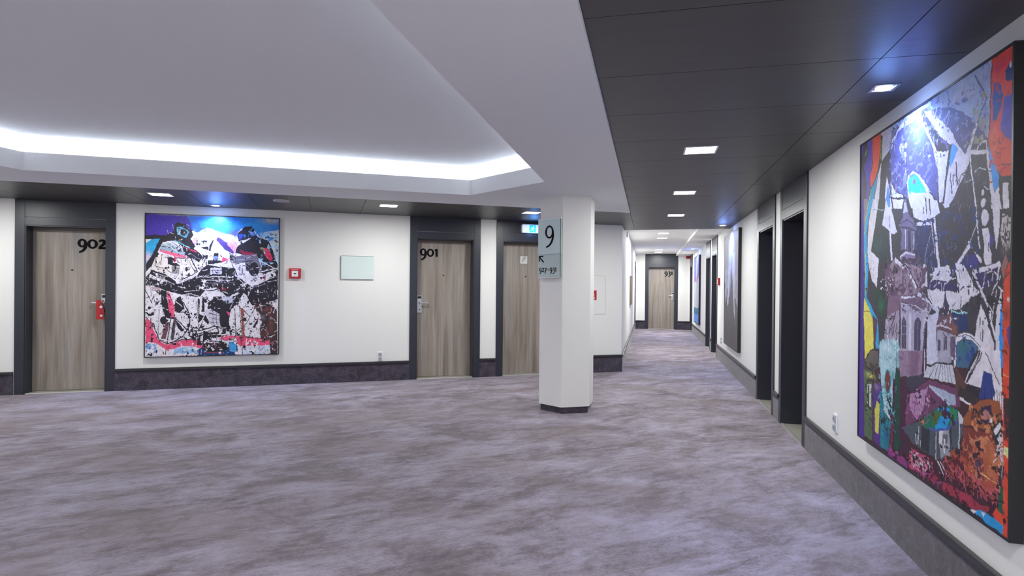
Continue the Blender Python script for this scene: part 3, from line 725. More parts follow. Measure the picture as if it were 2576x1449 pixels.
# ---------------------------------------------------------------- prints
ART_MACHINE="""p 222 216 224 0 -14 -16 1023 -58 1033 1030 -6 1005
p 72 52 165 0 -14 -16 449 -19 418 81 324 114 185 141 -12 176
p 45 120 215 0 284 -28 1023 -42 1025 100 857 152 806 91 707 79 659 134 545 115 449 80 371 120 339 106
b 72 55 170 0.8 146 60 201 82
b 50 170 225 0.8 489 63 120 46
b 40 160 225 0.6 806 52 125 47
b 90 70 180 0.8 659 119 57 31
b 80 60 170 0.7 418 100 48 23
b 110 190 235 0.6 545 15 48 23
b 200 190 150 0.8 939 16 76 22
b 200 195 160 0.5 299 -2 237 8
p 188 202 216 0 848 109 999 81 1002 399 941 228 898 158 857 144
b 70 150 220 0.6 881 112 67 31
p 240 175 208 0 317 190 387 141 450 121 513 116 578 130 659 173 688 234 660 273 562 198 498 162 387 165 348 219
b 255 225 240 0.7 498 133 88 15
b 230 100 150 0.7 627 220 49 31
p 45 160 215 0 -1 206 48 171 97 173 56 271 0 368
b 225 190 205 0.8 15 309 30 37
p 38 35 45 0 -1 152 55 145 146 146 200 118 207 65 230 48 249 56 284 59 292 85 331 102 343 136 324 167 372 241 413 293 388 317 286 243 208 179 120 195 42 368 1 405 0 357 56 271 97 173 -1 176
p 95 165 205 0 219 87 246 79 316 114 293 160 223 140
e 38 35 45 0 271 122 26 24
l 80 170 180 9.1 208 179 317 231
l 150 150 170 6.8 185 193 270 247
l 200 50 90 10.7 278 232 364 256
p 38 35 45 0 262 229 317 242 412 301 388 332 278 281
l 130 125 150 3.8 294 254 396 313
p 150 172 188 0 109 210 177 201 286 266 286 296 101 255
l 38 35 45 4.5 116 225 208 238
l 222 216 224 4.5 139 209 232 260
p 226 95 130 0 105 248 209 268 288 287 282 302 209 294 102 264
p 228 82 122 0 201 298 228 301 209 339 198 335
p 225 215 212 0 79 285 155 287 156 351 248 364 241 425 179 433 141 411 57 397 49 368
l 38 35 45 4.5 79 285 64 367 141 381 210 432
l 38 35 45 3.8 113 288 106 352
p 150 145 150 0 186 358 248 372 237 425 187 410
l 38 35 45 2.3 190 373 242 383
l 38 35 45 2.3 189 388 242 398
l 38 35 45 2.3 189 401 241 411
p 38 35 45 0 157 291 201 305 194 343 225 342 252 366 159 352
p 225 215 215 0 248 304 325 303 377 400 288 454 241 462 241 425 256 364 225 335
l 38 35 45 6.1 224 305 325 301 377 402 245 470
l 38 35 45 3.8 310 318 361 408
e 38 35 45 0 295 382 10 17
p 38 35 45 0 42 390 149 426 218 470 218 507 141 493 27 427
l 222 216 224 4.5 57 408 133 437
l 222 216 224 6 88 434 187 485
p 228 228 242 0 348 234 387 173 450 186 450 152 635 258 603 297 579 290 491 261 499 314 459 330 452 391 373 423 388 362 419 286
p 38 35 45 0 399 176 446 177 436 203 419 206 415 191
p 38 35 45 0 395 224 451 218 460 238 451 245 419 236
p 225 225 240 0 420 187 436 188 431 202 422 202
p 38 35 45 0 460 247 462 209 490 170 498 177 476 223 473 250
p 38 35 45 0 416 286 451 277 451 300 429 316 412 362 400 369
p 38 35 45 0 499 261 531 268 525 314 579 322 452 350 451 319 491 315
e 120 130 190 0 511 299 18 17
p 228 82 122 0 565 290 616 308 555 329
p 78 60 125 0 526 153 546 157 586 182 635 235 653 258 635 267 579 236 514 173
p 38 35 45 0 615 274 672 288 709 326 644 327 620 304
p 222 216 224 0 563 344 628 320 671 419 661 423 604 382
l 38 35 45 4.7 620 316 678 427
p 222 216 224 0 389 423 388 362 431 293 452 361 420 392
l 38 35 45 3.9 389 423 435 300 452 391
p 38 35 45 0 400 385 452 352 661 373 677 423 373 434 385 408
p 200 196 226 0 472 372 556 367 556 417 472 418
l 38 35 45 4.7 476 391 554 388
l 38 35 45 3.1 492 395 492 415
l 38 35 45 3.1 516 395 516 415
l 38 35 45 3.1 538 395 538 415
l 222 216 224 4.6 389 429 460 422
l 222 216 224 3.9 412 392 452 384
p 38 35 45 0 675 122 707 90 728 66 785 59 815 122 857 152 898 158 919 162 960 251 993 352 994 439 859 401 784 387 743 387 734 325 791 293 750 286 660 257 676 211 774 154 684 174
p 62 72 195 0 683 127 717 121 708 156 688 166
p 120 150 230 0 757 96 798 103 813 128 782 132
e 38 35 45 0 790 88 17 14
l 222 216 224 7.1 684 181 775 154
p 130 30 62 0 684 234 808 256 783 297 709 268
b 190 40 80 0.7 775 278 33 16
p 206 50 90 0 866 222 916 216 954 298 933 316 900 291
p 150 140 110 0 849 218 878 217 895 244 874 245
p 108 104 120 0 632 289 824 262 867 354 842 403 792 355 726 326 644 335
l 170 168 185 5.5 652 312 709 310 775 286 824 269
l 38 35 45 4.8 661 342 726 326 792 309
e 38 35 45 0 805 379 40 53
l 190 190 205 7.3 845 308 867 354 850 393
l 222 216 224 8.1 841 308 989 377
l 222 216 224 7.3 859 393 989 366
p 222 216 224 0 901 402 980 378 981 419 901 463
p 150 35 65 0 876 424 902 416 893 467
l 222 216 224 9.5 673 357 710 388 731 457
l 222 216 224 4.8 743 403 752 457
p 222 216 224 0 751 426 776 418 785 457 756 449
p 38 35 45 0 1 442 27 416 134 463 234 486 358 432 452 423 645 419 710 450 793 503 893 463 993 423 994 525 936 580 894 620 794 604 744 565 687 535 606 589 549 543 437 536 390 582 265 567 172 545 111 523 50 505 2 505
p 222 216 224 0 31 421 73 438 141 463 118 480 27 442
l 38 35 45 5.2 50 434 46 449
l 38 35 45 5.3 80 445 77 464
l 38 35 45 5.3 111 456 107 471
l 222 216 224 5.3 249 486 303 461 358 434
l 222 216 224 5.4 366 440 500 433 637 436
l 222 216 224 4.6 405 460 621 458
l 90 85 110 6.2 437 483 662 473
l 222 216 224 3.8 141 463 210 492
l 222 216 224 10.9 421 532 518 517
l 222 216 224 9.3 422 555 529 534
l 222 216 224 9.3 422 582 521 568
l 222 216 224 4.7 533 528 614 558
l 222 216 224 9.6 723 457 793 502
l 222 216 224 4.8 686 450 744 496
p 150 32 62 0 557 512 601 520 581 543 557 535
l 160 150 170 3.2 793 511 985 454
l 222 216 224 3.8 280 544 390 536
l 222 216 224 4.6 265 567 327 559 390 574
p 38 35 45 0 111 527 149 538 159 620 216 710 205 741 143 724 112 620
p 228 82 122 0 153 545 174 554 213 665 206 726 182 725 164 657
l 222 216 224 6.8 129 657 160 672
l 38 35 45 5.2 2 538 44 624 59 575 74 631 108 612
l 38 35 45 3.7 2 590 28 583
l 38 35 45 3.7 35 509 40 575
p 175 150 160 0 43 509 104 516 104 545 43 538
l 38 35 45 6.7 3 723 60 776 100 882 162 913 268 868 323 786 322 703 273 620
l 222 216 224 5.4 297 703 298 778 260 853
l 38 35 45 6.1 212 725 306 816
l 38 35 45 5.3 251 689 317 691
p 38 35 45 0 211 597 254 575 285 665 243 695 212 680
p 110 70 82 0 144 769 178 754 148 877 114 873
p 80 70 80 0 205 725 229 725 206 882 179 897
l 38 35 45 6.8 183 740 145 986
l 38 35 45 3.8 101 650 91 865
p 38 35 45 0 220 740 284 816 267 832 228 786
e 45 38 48 0 130 747 24 31
e 38 35 45 0 49 696 6 10
l 222 216 224 4.5 150 590 227 597
l 222 216 224 4.6 211 605 266 650
p 228 82 122 0 3 731 37 746 60 813 99 889 154 920 268 887 361 885 425 916 417 954 346 931 268 930 206 946 160 958 84 910 31 896 5 916
l 38 35 45 6.1 160 911 268 883 361 881 425 908
p 228 82 122 0 528 864 584 856 747 869 934 903 935 943 830 931 706 938 665 899 584 897
l 38 35 45 5.6 665 855 813 880 934 900
p 130 172 222 0 5 909 76 917 88 970 5 990
p 225 220 228 0 5 946 62 954 54 991 5 990
p 140 182 222 0 206 946 346 931 382 984 207 981
b 225 225 235 0.8 323 944 47 11
p 20 62 112 0 378 961 440 924 665 928 695 1006 378 999
l 190 205 225 3.9 385 957 382 987
l 190 205 225 3.9 409 954 405 988
p 62 152 212 0 613 908 649 905 686 936 684 986 625 975
e 38 35 45 0 516 939 101 42
l 222 216 224 6.2 456 909 536 907
l 170 60 80 3.9 425 978 537 981
p 190 202 226 0 715 946 935 935 935 1004 715 999
b 230 230 235 0.8 797 969 50 23
l 235 220 230 4.8 755 883 747 930 780 891 797 938 813 892
l 235 220 230 4.8 789 923 842 916 814 939
p 38 35 45 0 501 578 630 581 651 620 623 697 615 773 634 821 551 797 534 704 454 665 454 620 493 597
p 190 190 212 0 561 575 646 580 640 620 598 624 557 598
p 196 192 206 0 423 684 470 665 544 704 545 782 495 789 455 757 463 726
l 38 35 45 3.1 462 700 542 712
l 38 35 45 3.1 463 730 543 742
l 38 35 45 3.1 479 761 543 769
l 38 35 45 3.1 494 673 497 784
l 38 35 45 3.1 520 692 521 782
p 38 35 45 0 414 582 431 583 432 688 408 690
p 38 35 45 0 381 589 394 597 391 703 431 719 388 764
p 38 35 45 0 392 802 440 705 467 764 455 780 423 741 404 809
l 38 35 45 3.9 375 605 380 711 392 817
l 38 35 45 7.7 329 824 424 819 503 789 583 812 669 820
l 38 35 45 6.2 345 847 440 834 519 805 648 835
l 38 35 45 9.3 424 832 456 871 552 857
p 38 35 45 0 424 840 551 834 520 860 632 851 456 886 417 916
l 222 216 224 3.9 456 856 552 846
p 38 35 45 0 687 535 737 542 663 635 615 693 605 673
l 222 216 224 4 663 581 623 666
p 228 82 122 0 597 685 625 697 611 720
l 38 35 45 4.8 679 643 779 721
l 38 35 45 4.8 828 643 746 782 648 843
l 38 35 45 5.5 659 666 669 851 682 990
p 150 82 72 0 702 658 725 666 740 879 718 877
l 38 35 45 4 696 651 723 999
p 62 48 50 0 811 635 894 620 987 667 999 1013 941 1012 932 903 863 887 854 815 880 737 836 682
p 38 35 45 0 853 698 913 706 931 776 879 793
b 90 62 55 0.8 946 776 34 71
b 140 130 140 0.7 878 729 21 23
b 95 60 60 0.8 913 854 42 39
l 222 216 224 3.2 828 655 911 639 979 659
p 38 35 45 0 796 802 847 725 837 768 812 808
l 222 216 224 6.5 971 565 985 635 964 698
e 200 200 190 0 944 608 10 17
p 38 35 45 0 744 565 986 510 995 596 911 620 794 643
g 225 220 230 0.33 389 423 910 557
g 215 210 220 0.31 5 413 280 514
g 38 35 45 0.39 327 514 695 620
g 38 35 45 0.35 6 538 190 874
g 38 35 45 0.31 188 590 393 893
g 38 35 45 0.33 646 573 989 879
g 38 35 45 0.41 314 793 665 920
g 38 35 45 0.33 850 355 987 620
g 38 35 45 0.33 64 278 389 468
g 38 35 45 0.31 372 264 661 427
g 120 115 130 0.33 627 266 985 462
g 120 60 60 0.33 811 620 990 1005
g 225 220 230 0.31 38 872 956 1004
g 38 35 45 0.31 8 872 990 1005
g 40 120 200 0.33 658 103 991 171
g 150 190 230 0.33 848 105 993 352
g 38 35 45 0.3 184 96 388 332
g 38 35 45 0.3 675 118 984 305
s 222 216 224 90 341 363 986 565
s 38 35 45 120 6 531 989 895
s 222 216 224 90 5 427 987 698
s 38 35 45 90 64 278 662 465
s 200 195 205 40 5 427 390 544
s 38 35 45 60 266 620 989 887
s 222 216 224 60 424 802 665 928
s 38 35 45 60 8 886 990 1005
s 222 216 224 40 811 620 990 1005
s 120 100 130 40 108 173 660 327
s 222 216 224 40 130 61 388 332
s 230 120 150 40 8 879 990 1005
s 90 160 220 30 338 8 991 148
s 38 35 45 40 658 80 985 399"""
ART_CHURCH="""p 58 54 64 0 -52 -404 1004 -17 1011 333 -32 212
p 58 54 64 0 -33 179 1011 314 1017 652 -13 770
p 68 36 50 0 -14 710 1006 619 1014 1011 9 1387
p 170 186 222 0 292 3 364 -21 843 -19 908 -17 910 63 598 63
p 190 186 206 0 206 35 205 -24 306 -21 308 56
p 90 72 165 0 -39 -5 -40 -33 38 -32 39 -2 46 221 -32 212
p 70 66 78 0 33 -2 67 -2 80 47 42 91 63 161 46 221 2 216 18 114 -4 51
l 130 190 150 4.1 41 43 59 23 53 38
p 92 74 178 0 63 -27 118 -26 128 41 115 92 99 147 84 225 53 222 63 141 36 78 72 45
p 228 84 62 0 118 -7 118 -22 205 -24 197 69 173 113 140 145 106 163 99 127 127 75
p 55 60 40 0 203 8 221 9 212 91 184 108 194 69
l 170 180 60 2.9 206 20 203 82
p 190 186 206 0 220 10 299 10 295 60 248 87 211 95
p 40 150 190 0 157 137 183 122 147 184 120 230 84 225 112 167
l 210 210 60 5.5 108 167 78 225
p 222 216 224 0 183 122 208 93 191 238 131 231 153 185
p 170 186 222 0 488 11 843 7 909 12 902 171 862 136 776 78 647 34 590 24
p 58 54 64 0 -33 179 -33 179 -33 179
b 142 138 108 0.8 867 127 36 33
b 200 190 215 0.6 769 36 75 14
b 130 150 205 0.6 881 37 31 23
l 84 95 155 5.7 838 11 888 77 846 123
p 82 72 124 0 590 25 647 34 708 51 776 78 829 108 862 136 889 169 841 163 825 170 788 179 715 111
p 86 88 145 0 291 123 297 61 347 30 420 18 476 20 529 44 584 83 629 138 637 198 639 290 558 280 461 250 407 223 352 205 302 170
b 110 130 200 0.8 522 76 47 35
b 80 70 120 0.8 378 155 72 51
p 222 216 224 0 299 73 306 42 374 14 463 9 492 25 411 23 347 33 313 57
p 120 130 170 0 297 12 346 11 310 39 294 64
p 222 216 224 0 484 10 520 10 568 68 614 120 632 142 631 183 599 117 553 67 488 24
p 222 216 224 0 536 23 590 26 702 102 788 180 813 162 840 123 847 128 815 178 810 204 797 217 774 240 720 282 687 295 667 279 692 222 708 182 723 140 703 143 656 114 598 63
p 62 58 72 0 519 19 540 21 598 63 656 113 711 143 704 156 670 146 614 111 561 66 513 27
p 80 85 125 0 512 12 559 12 590 26 536 23
p 222 216 224 0 630 142 704 156 692 208 681 275 646 273 639 199
l 58 54 64 9.3 705 158 689 207 674 279
p 62 165 240 0 722 138 753 159 708 200 706 179
l 58 54 64 5.1 713 214 720 264
l 58 54 64 4.1 729 214 728 244
l 58 54 64 5.4 744 190 750 248
l 222 216 224 3.5 643 9 619 45
l 222 216 224 3.4 662 14 642 62
l 222 216 224 2.3 702 68 689 90
p 58 54 64 0 797 217 815 231 850 314 707 298 720 282 774 240
p 60 56 64 0 814 185 895 200 906 256 915 322 844 314
l 222 216 224 5.4 814 183 829 252 846 314
l 222 216 224 9.2 814 181 895 197
l 222 216 224 6.5 844 124 805 183
l 222 216 224 5.2 848 181 857 171 888 170 894 194
e 222 216 224 0 874 282 6 6
e 222 216 224 0 877 304 10 10
p 222 216 224 0 888 170 905 209 919 258 929 292 944 274 959 327 914 322 906 256 895 217
p 58 155 236 0 897 180 920 212 947 258 941 274 931 290 916 253 903 211
p 226 78 60 0 908 -12 1004 -7 1010 265 950 256 922 222 899 173 908 107
b 220 40 80 0.8 950 29 42 17
b 235 110 70 0.7 924 173 24 37
l 40 36 48 3.8 910 14 906 107 899 170
p 55 85 165 0 922 53 946 62 962 90 952 114 934 136 919 133 915 84
p 92 82 185 0 993 99 966 94 954 143 953 162 972 184 1008 197 1006 98
p 40 55 120 0 965 41 978 32 1005 37 1006 75 970 62
e 222 216 224 0 986 35 5 6
l 38 35 45 1.8 942 179 954 188 963 181
l 38 35 45 2.2 930 202 947 208 954 205
l 38 35 45 1.1 920 179 925 187
l 120 60 70 1.5 931 233 994 241
p 222 216 224 0 962 272 984 276 987 330 964 328
p 222 216 224 0 429 190 441 172 475 165 518 182 564 217 617 264 650 291 461 269 434 223
p 0 228 228 0 438 192 450 177 480 171 517 191 557 228 559 238 494 229 460 220 452 232 441 215
l 38 35 45 5.4 563 253 566 281
l 38 35 45 5.2 590 261 593 285
p 58 54 64 0 565 226 603 250 653 274 674 294 650 291 617 264
e 215 222 240 0 385 84 16 15
e 215 222 240 0 417 82 11 7
e 215 222 240 0 413 107 12 9
l 150 150 195 7.3 413 114 423 192
l 222 216 224 3.7 414 131 420 179
e 190 200 235 0 585 144 10 3
p 58 54 64 0 208 93 294 64 292 172 309 252 299 250 266 147 247 187 243 244 188 237
p 222 216 224 0 263 146 306 234 314 252 240 244 249 184
p 70 140 215 0 270 169 299 240 284 249 253 231
p 222 216 224 0 297 171 337 206 409 223 401 242 390 261 324 253 316 231
l 38 35 45 5.4 303 218 408 233
l 200 215 235 1.6 840 229 864 225 890 231
l 200 215 235 1.7 786 240 804 248 826 246
l 200 215 235 1.6 876 270 907 279
g 130 150 215 0.33 485 -99 898 115
g 165 160 120 0.36 794 56 899 170
g 120 125 180 0.38 291 -18 637 213
g 66 66 105 0.33 293 53 425 225
g 110 100 160 0.34 597 23 884 187
g 190 60 70 0.34 908 3 996 261
s 180 190 220 50 595 -49 893 129
s 150 160 210 60 297 -10 631 242
s 100 95 110 40 724 213 908 316
p 72 50 135 0 -33 179 35 188 54 762 -13 770
p 130 120 140 0 35 188 83 194 66 258 47 307 49 386 44 465
p 40 160 215 0 89 195 133 201 87 260 70 309 79 387 92 403 88 465 77 523 130 553 191 599 200 632 204 685 174 686 155 616 119 572 56 523 52 465 46 386 43 307 63 258
l 200 210 70 4.8 83 202 54 261 47 307
l 200 210 70 4.9 54 367 63 426 59 516
p 225 215 90 0 50 523 119 572 153 616 155 688 61 732 45 567
l 38 35 45 2.5 48 571 113 570
p 90 60 70 0 142 579 188 599 174 667 151 680
p 222 216 224 0 133 201 190 208 115 370 196 400 190 429 176 489 127 466 92 411 78 368 88 272
p 48 58 62 0 190 208 252 216 276 308 290 397 226 411 148 384 115 370
l 160 175 180 3.1 137 237 232 246
b 45 85 80 0.6 181 355 44 26
p 222 216 224 0 252 216 296 236 355 328 326 330 276 312 221 294 243 247
p 80 145 215 0 252 209 285 213 294 242 279 244
l 38 35 45 3.4 285 273 291 306
l 222 216 224 14.8 298 324 311 405
p 222 216 224 0 460 243 633 266 654 303 597 313 528 309 479 294
l 38 35 45 5.4 547 276 547 295
l 38 35 45 5.3 564 257 567 297
l 38 35 45 6.8 588 260 593 300
p 222 216 224 0 313 224 390 234 390 254 326 249
p 222 216 224 0 687 272 713 276 707 293 687 290
l 222 216 224 7.9 500 315 597 323
l 222 216 224 4.1 598 318 614 364 627 405
l 222 216 224 13.1 619 315 636 384 651 438
p 48 50 88 0 496 321 597 329 621 406 640 437 562 428 498 400
l 180 190 210 1.6 598 348 573 386 562 428
p 222 216 224 0 611 439 710 436 728 470 698 474 671 472 615 473
p 222 216 224 0 547 429 571 431 581 491 564 486 547 446
l 222 216 224 10.6 759 435 820 392
l 222 216 224 5.8 813 387 830 399
l 200 205 220 2.5 818 390 843 358 861 341
p 222 216 224 0 836 407 875 427 875 438 861 431
l 222 216 224 5.3 839 292 852 345 865 405
e 222 216 224 0 878 305 10 11
e 222 216 224 0 886 339 17 19
p 222 216 224 0 875 365 906 362 909 401 921 419 918 440 892 441 884 424 884 399
l 38 35 45 3 904 395 907 413
p 75 60 150 0 907 366 923 389 922 406 912 401
p 222 216 224 0 915 302 952 307 948 379 938 413 929 377 920 327
p 222 216 224 0 961 308 987 311 987 331 966 323
p 196 186 182 0 961 337 1003 351 1004 409 972 415 958 395 953 377
b 110 100 95 0.7 979 412 23 12
p 62 50 130 0 788 436 813 416 836 414 863 434 837 451 808 448
p 150 100 95 0 977 417 987 439 969 476 959 452
p 218 72 42 0 992 438 1013 438 1017 652 974 657 966 548 969 481
b 120 50 40 0.7 982 547 14 14
e 225 190 180 0 990 516 7 5
p 90 60 150 0 1016 555 987 575 985 587 995 617 1017 615
p 0 142 226 0 961 524 969 548 971 657 956 659 953 597
p 222 216 224 0 961 493 961 524 953 597 956 659 940 661 938 573 946 524
p 222 216 224 0 739 434 785 437 827 470 838 485 847 493 875 501 827 514 775 541 713 547 700 529 673 540 639 540 587 520 579 497 630 495 692 501 769 504
p 56 45 98 0 615 473 698 474 762 490 769 502 652 497 587 492 582 471
l 38 35 45 4.2 816 485 816 509
p 56 45 98 0 834 459 954 445 941 473 901 490 878 500
l 222 216 224 9.8 834 456 955 443
l 222 216 224 7.3 839 459 878 501
l 222 216 224 5.7 955 443 941 473
l 190 195 215 2.7 893 447 885 480 876 513
l 222 216 224 7.8 878 500 907 535 938 598
l 222 216 224 3.2 959 464 931 490 912 525 920 564
l 222 216 224 3 912 518 932 515 923 564
p 222 216 224 0 873 528 908 565 935 605 941 661 910 664 878 615 844 602 856 570
l 38 35 45 3.9 873 559 871 580
l 38 35 45 3.9 882 581 883 608
l 38 35 45 3.5 873 590 874 606
l 58 54 64 6 908 570 934 608 941 661
p 22 50 102 0 726 548 806 549 813 588 758 597
l 150 210 205 3.7 726 550 763 551 808 551
p 66 105 135 0 750 619 835 611 869 628 836 673 751 683
b 40 110 110 0.8 783 628 29 16
b 30 70 140 0.8 819 651 22 18
p 225 222 232 0 740 615 764 602 806 594 845 599 878 615 916 664 901 665 868 626 835 611 795 609 759 619 750 634 755 682 744 683
l 38 35 45 1.8 765 607 806 600 840 605 873 623
l 222 216 224 6.3 868 626 836 673
p 222 216 224 0 878 635 905 665 852 671
p 112 102 134 0 408 236 427 239 444 283 479 300 506 331 488 342 490 390 385 381 392 328 367 306 400 285
p 190 190 215 0 408 246 424 248 440 276 400 274
l 62 55 80 20 450 336 454 385
l 205 205 220 5.5 419 327 422 380
l 205 205 220 4.6 484 336 481 384
l 60 50 75 3.8 373 303 436 299 496 321
l 60 50 75 5.1 378 313 496 334
p 140 122 152 0 376 398 421 387 473 389 500 404 503 426 376 416
l 220 215 225 5 380 401 430 391 490 400
p 70 45 75 0 394 409 490 410 499 426 422 426
p 152 128 145 0 338 406 422 421 499 429 535 443 564 489 501 512 388 513 292 503 249 467 279 429
b 90 60 80 0.8 300 447 30 11
b 190 150 165 0.8 507 439 32 13
b 70 50 65 0.7 358 434 37 14
l 38 35 45 3.7 414 453 433 489 406 509
l 38 35 45 2.9 483 438 532 477
l 222 216 224 15.5 346 410 431 434 502 485
l 38 35 45 5.1 367 407 449 437 517 492
s 38 35 45 50 212 463 322 513
s 222 216 224 40 212 463 322 513
p 125 96 118 0 282 513 390 512 380 556 274 585
p 165 152 172 0 263 585 380 553 378 725 226 743 255 646
l 38 35 45 3.4 287 513 263 585
l 38 35 45 3.5 263 585 343 582
l 215 212 222 6.9 274 595 283 641
l 90 70 90 6.4 352 564 295 629
p 35 62 52 0 128 492 218 496 274 521 253 593 199 573 152 522
b 50 110 80 0.7 220 547 27 22
p 178 168 192 0 388 519 595 529 603 550 575 566 548 706 394 723
p 116 92 118 0 390 515 501 514 598 532 597 551 502 553 391 533
l 225 220 232 6.2 394 520 501 518
l 200 195 210 3.7 391 538 502 540 581 558
l 38 35 45 1.9 391 533 502 543
p 72 66 88 0 402 666 399 583 414 572 432 584 434 663
p 72 66 98 0 493 661 495 581 519 568 540 583 537 662
l 150 145 170 1.9 400 603 432 601
l 150 145 170 1.9 401 626 433 624
l 150 145 170 1.8 416 582 418 661
l 150 145 170 1.7 518 580 517 659
l 210 205 220 19.8 461 570 463 703
l 210 205 220 7.5 561 575 554 656
l 100 75 100 5.3 566 587 548 700
p 120 85 120 0 505 673 547 666 548 706 482 713
p 206 206 226 0 585 562 654 555 640 589 644 695 581 702
p 206 206 226 0 533 485 564 511 653 545 639 557 595 532 501 511
l 38 35 45 4.5 503 514 534 485 564 508 610 531
l 38 35 45 3.9 533 502 572 523
e 38 35 45 0 601 669 7 5
p 60 52 82 0 689 491 697 521 713 536 707 548 665 549 681 530
p 112 78 92 0 653 563 726 553 760 601 637 600
b 155 92 50 0.8 743 592 18 14
l 200 195 210 4.5 636 590 661 587 727 588
p 172 166 186 0 647 598 749 603 747 664 641 675
p 78 72 95 0 649 662 649 624 656 619 663 624 664 661
p 78 72 95 0 680 661 682 619 690 612 700 619 701 658
l 150 145 165 1.4 690 615 691 658
p 110 90 110 0 720 608 746 606 747 664 720 666
l 225 220 230 5.9 642 673 735 662
p 152 192 202 0 212 661 296 647 364 649 394 670 378 725 204 745
b 210 225 235 0.8 266 674 51 14
b 90 150 150 0.7 356 690 19 27
l 235 235 240 4.1 291 654 293 728
p 108 95 90 0 53 741 123 698 193 691 209 745 54 762
l 38 35 45 4.1 53 741 123 696 197 691
g 45 60 110 0.36 496 311 858 454
g 100 70 95 0.42 258 417 564 514
g 38 35 45 0.34 216 416 379 523
g 60 50 70 0.4 356 380 515 433
g 100 80 110 0.34 379 516 610 561
g 205 200 215 0.34 565 526 746 584
g 90 70 95 0.34 639 560 759 610
g 38 35 45 0.34 859 459 962 572
g 190 220 225 0.4 212 649 385 718
g 38 35 45 0.3 40 409 207 496
g 170 60 40 0.34 968 443 1009 648
g 30 60 120 0.4 746 617 863 665
s 222 216 224 60 563 440 961 543
s 38 35 45 40 742 446 961 538
s 140 130 150 60 357 400 610 561
s 38 35 45 40 199 577 401 636
s 60 55 70 30 952 336 1004 411
s 90 90 120 50 496 311 858 439
p 75 46 142 0 -14 710 49 704 66 1006 -4 1007
p 100 92 88 0 47 748 109 713 192 692 196 740 153 766 58 762
l 38 35 45 6 47 752 139 761 193 736
p 88 110 80 0 51 766 153 768 143 810 149 988 66 992 61 846
p 202 206 206 0 90 813 135 807 131 886 92 892
p 60 70 60 0 97 817 112 815 111 885 100 887
b 210 205 110 0.8 125 781 42 11
p 82 50 132 0 147 801 230 794 230 996 160 985 150 901
b 150 120 150 0.7 189 808 27 11
p 206 206 82 0 190 853 218 858 208 957 176 955 168 884
p 18 122 142 0 216 822 324 785 327 881 294 990 230 992
b 20 60 130 0.7 296 938 30 25
p 172 206 216 0 212 690 356 677 358 731 336 783 338 862 263 876 224 777
b 60 150 150 0.6 333 754 23 25
l 222 216 224 8.5 256 868 313 883
e 20 120 130 0 288 778 29 35
e 122 50 40 0 288 778 21 29
p 72 26 62 0 333 759 424 775 443 1010 316 1002 325 882
p 0 72 56 0 355 718 392 747 388 984 345 986 347 844
p 110 35 60 0 318 870 342 866 328 999 310 995
p 152 126 152 0 375 675 554 659 550 727 465 742 390 748
p 130 96 122 0 455 668 525 662 527 726 496 738 460 734
l 180 165 185 2.8 463 667 465 726
l 215 210 225 6.5 566 658 568 717
p 60 56 76 0 439 745 556 721 584 734 487 778 445 777
p 205 206 226 0 580 657 652 650 636 685 581 698
p 170 166 186 0 654 650 719 644 733 674 642 683
p 206 206 218 0 642 681 735 673 757 721 600 725 563 730 586 697
l 38 35 45 2.4 634 688 600 724
l 38 35 45 2.4 653 686 631 724
l 38 35 45 2.4 668 684 654 724
l 38 35 45 2.3 680 683 675 723
l 38 35 45 2.3 692 681 695 723
l 38 35 45 2.3 704 680 715 722
l 38 35 45 2.2 716 679 734 721
l 38 35 45 4.5 581 697 638 683 735 673
p 112 62 98 0 477 783 600 730 764 730 780 770 687 790 602 815 438 886 436 837
p 176 132 172 0 467 789 591 751 567 807 519 850 468 831
l 90 40 80 3.5 477 783 564 762 582 752
p 168 178 202 0 600 746 752 746 756 772 710 775
l 190 195 215 5 600 750 718 774
p 76 86 96 0 405 893 548 848 779 787 796 820 768 872 683 918 587 926 491 920
l 210 210 215 5.4 513 889 516 915
l 210 210 215 5.3 534 867 528 912
l 210 210 215 4 544 901 545 916
p 45 50 60 0 553 862 603 859 605 924 549 922
l 215 215 225 4.2 643 851 645 925
p 152 156 166 0 659 849 718 832 731 895 673 917
p 215 215 220 0 664 850 688 845 681 878 660 881
p 110 105 120 0 684 856 712 849 711 874 685 877
l 215 215 225 8 695 868 693 899
l 40 42 52 5.5 731 828 730 894
l 190 195 205 5.3 775 794 774 867
p 200 206 216 0 768 782 794 794 790 808 772 811
p 0 112 82 0 543 853 602 815 654 790 718 777 770 782 766 803 720 832 638 852 576 859
p 22 152 222 0 637 823 654 792 718 781 736 791 706 835 638 849
p 60 110 60 0 611 817 670 796 710 811 671 812 648 835 619 850
b 110 70 40 0.6 637 816 21 14
p 30 130 90 0 718 779 770 782 766 803 731 823
l 80 80 180 4.4 603 857 672 847 720 832 766 804
p 222 130 40 0 543 850 566 843 567 856
p 95 62 58 0 747 675 807 711 794 750 756 741
p 55 45 50 0 774 719 861 738 834 758 763 750
p 222 216 224 0 813 705 879 630 958 623 972 707 923 711 806 712
p 45 45 55 0 792 708 852 650 868 631 855 632 798 692
l 38 35 45 4.5 814 707 881 636
l 222 216 224 4.6 802 707 855 649
l 38 35 45 2.8 897 634 958 693
p 222 216 224 0 923 707 972 708 974 772 954 782
p 42 62 132 0 888 675 922 674 942 713 923 731 867 737
p 38 35 45 0 813 713 873 713 870 738 806 727
l 38 35 45 1.9 879 710 880 736
l 38 35 45 1.9 892 708 893 734
l 38 35 45 1.8 923 707 924 746
l 38 35 45 1.8 935 707 936 750
l 38 35 45 1.7 947 706 948 753
l 38 35 45 1.7 957 706 958 757
l 38 35 45 1.7 966 706 967 756
l 222 216 224 5.2 778 752 829 757
p 152 84 52 0 835 761 880 738 959 726 971 767 925 806 913 796 794 809 794 794
s 38 35 45 60 834 755 960 786
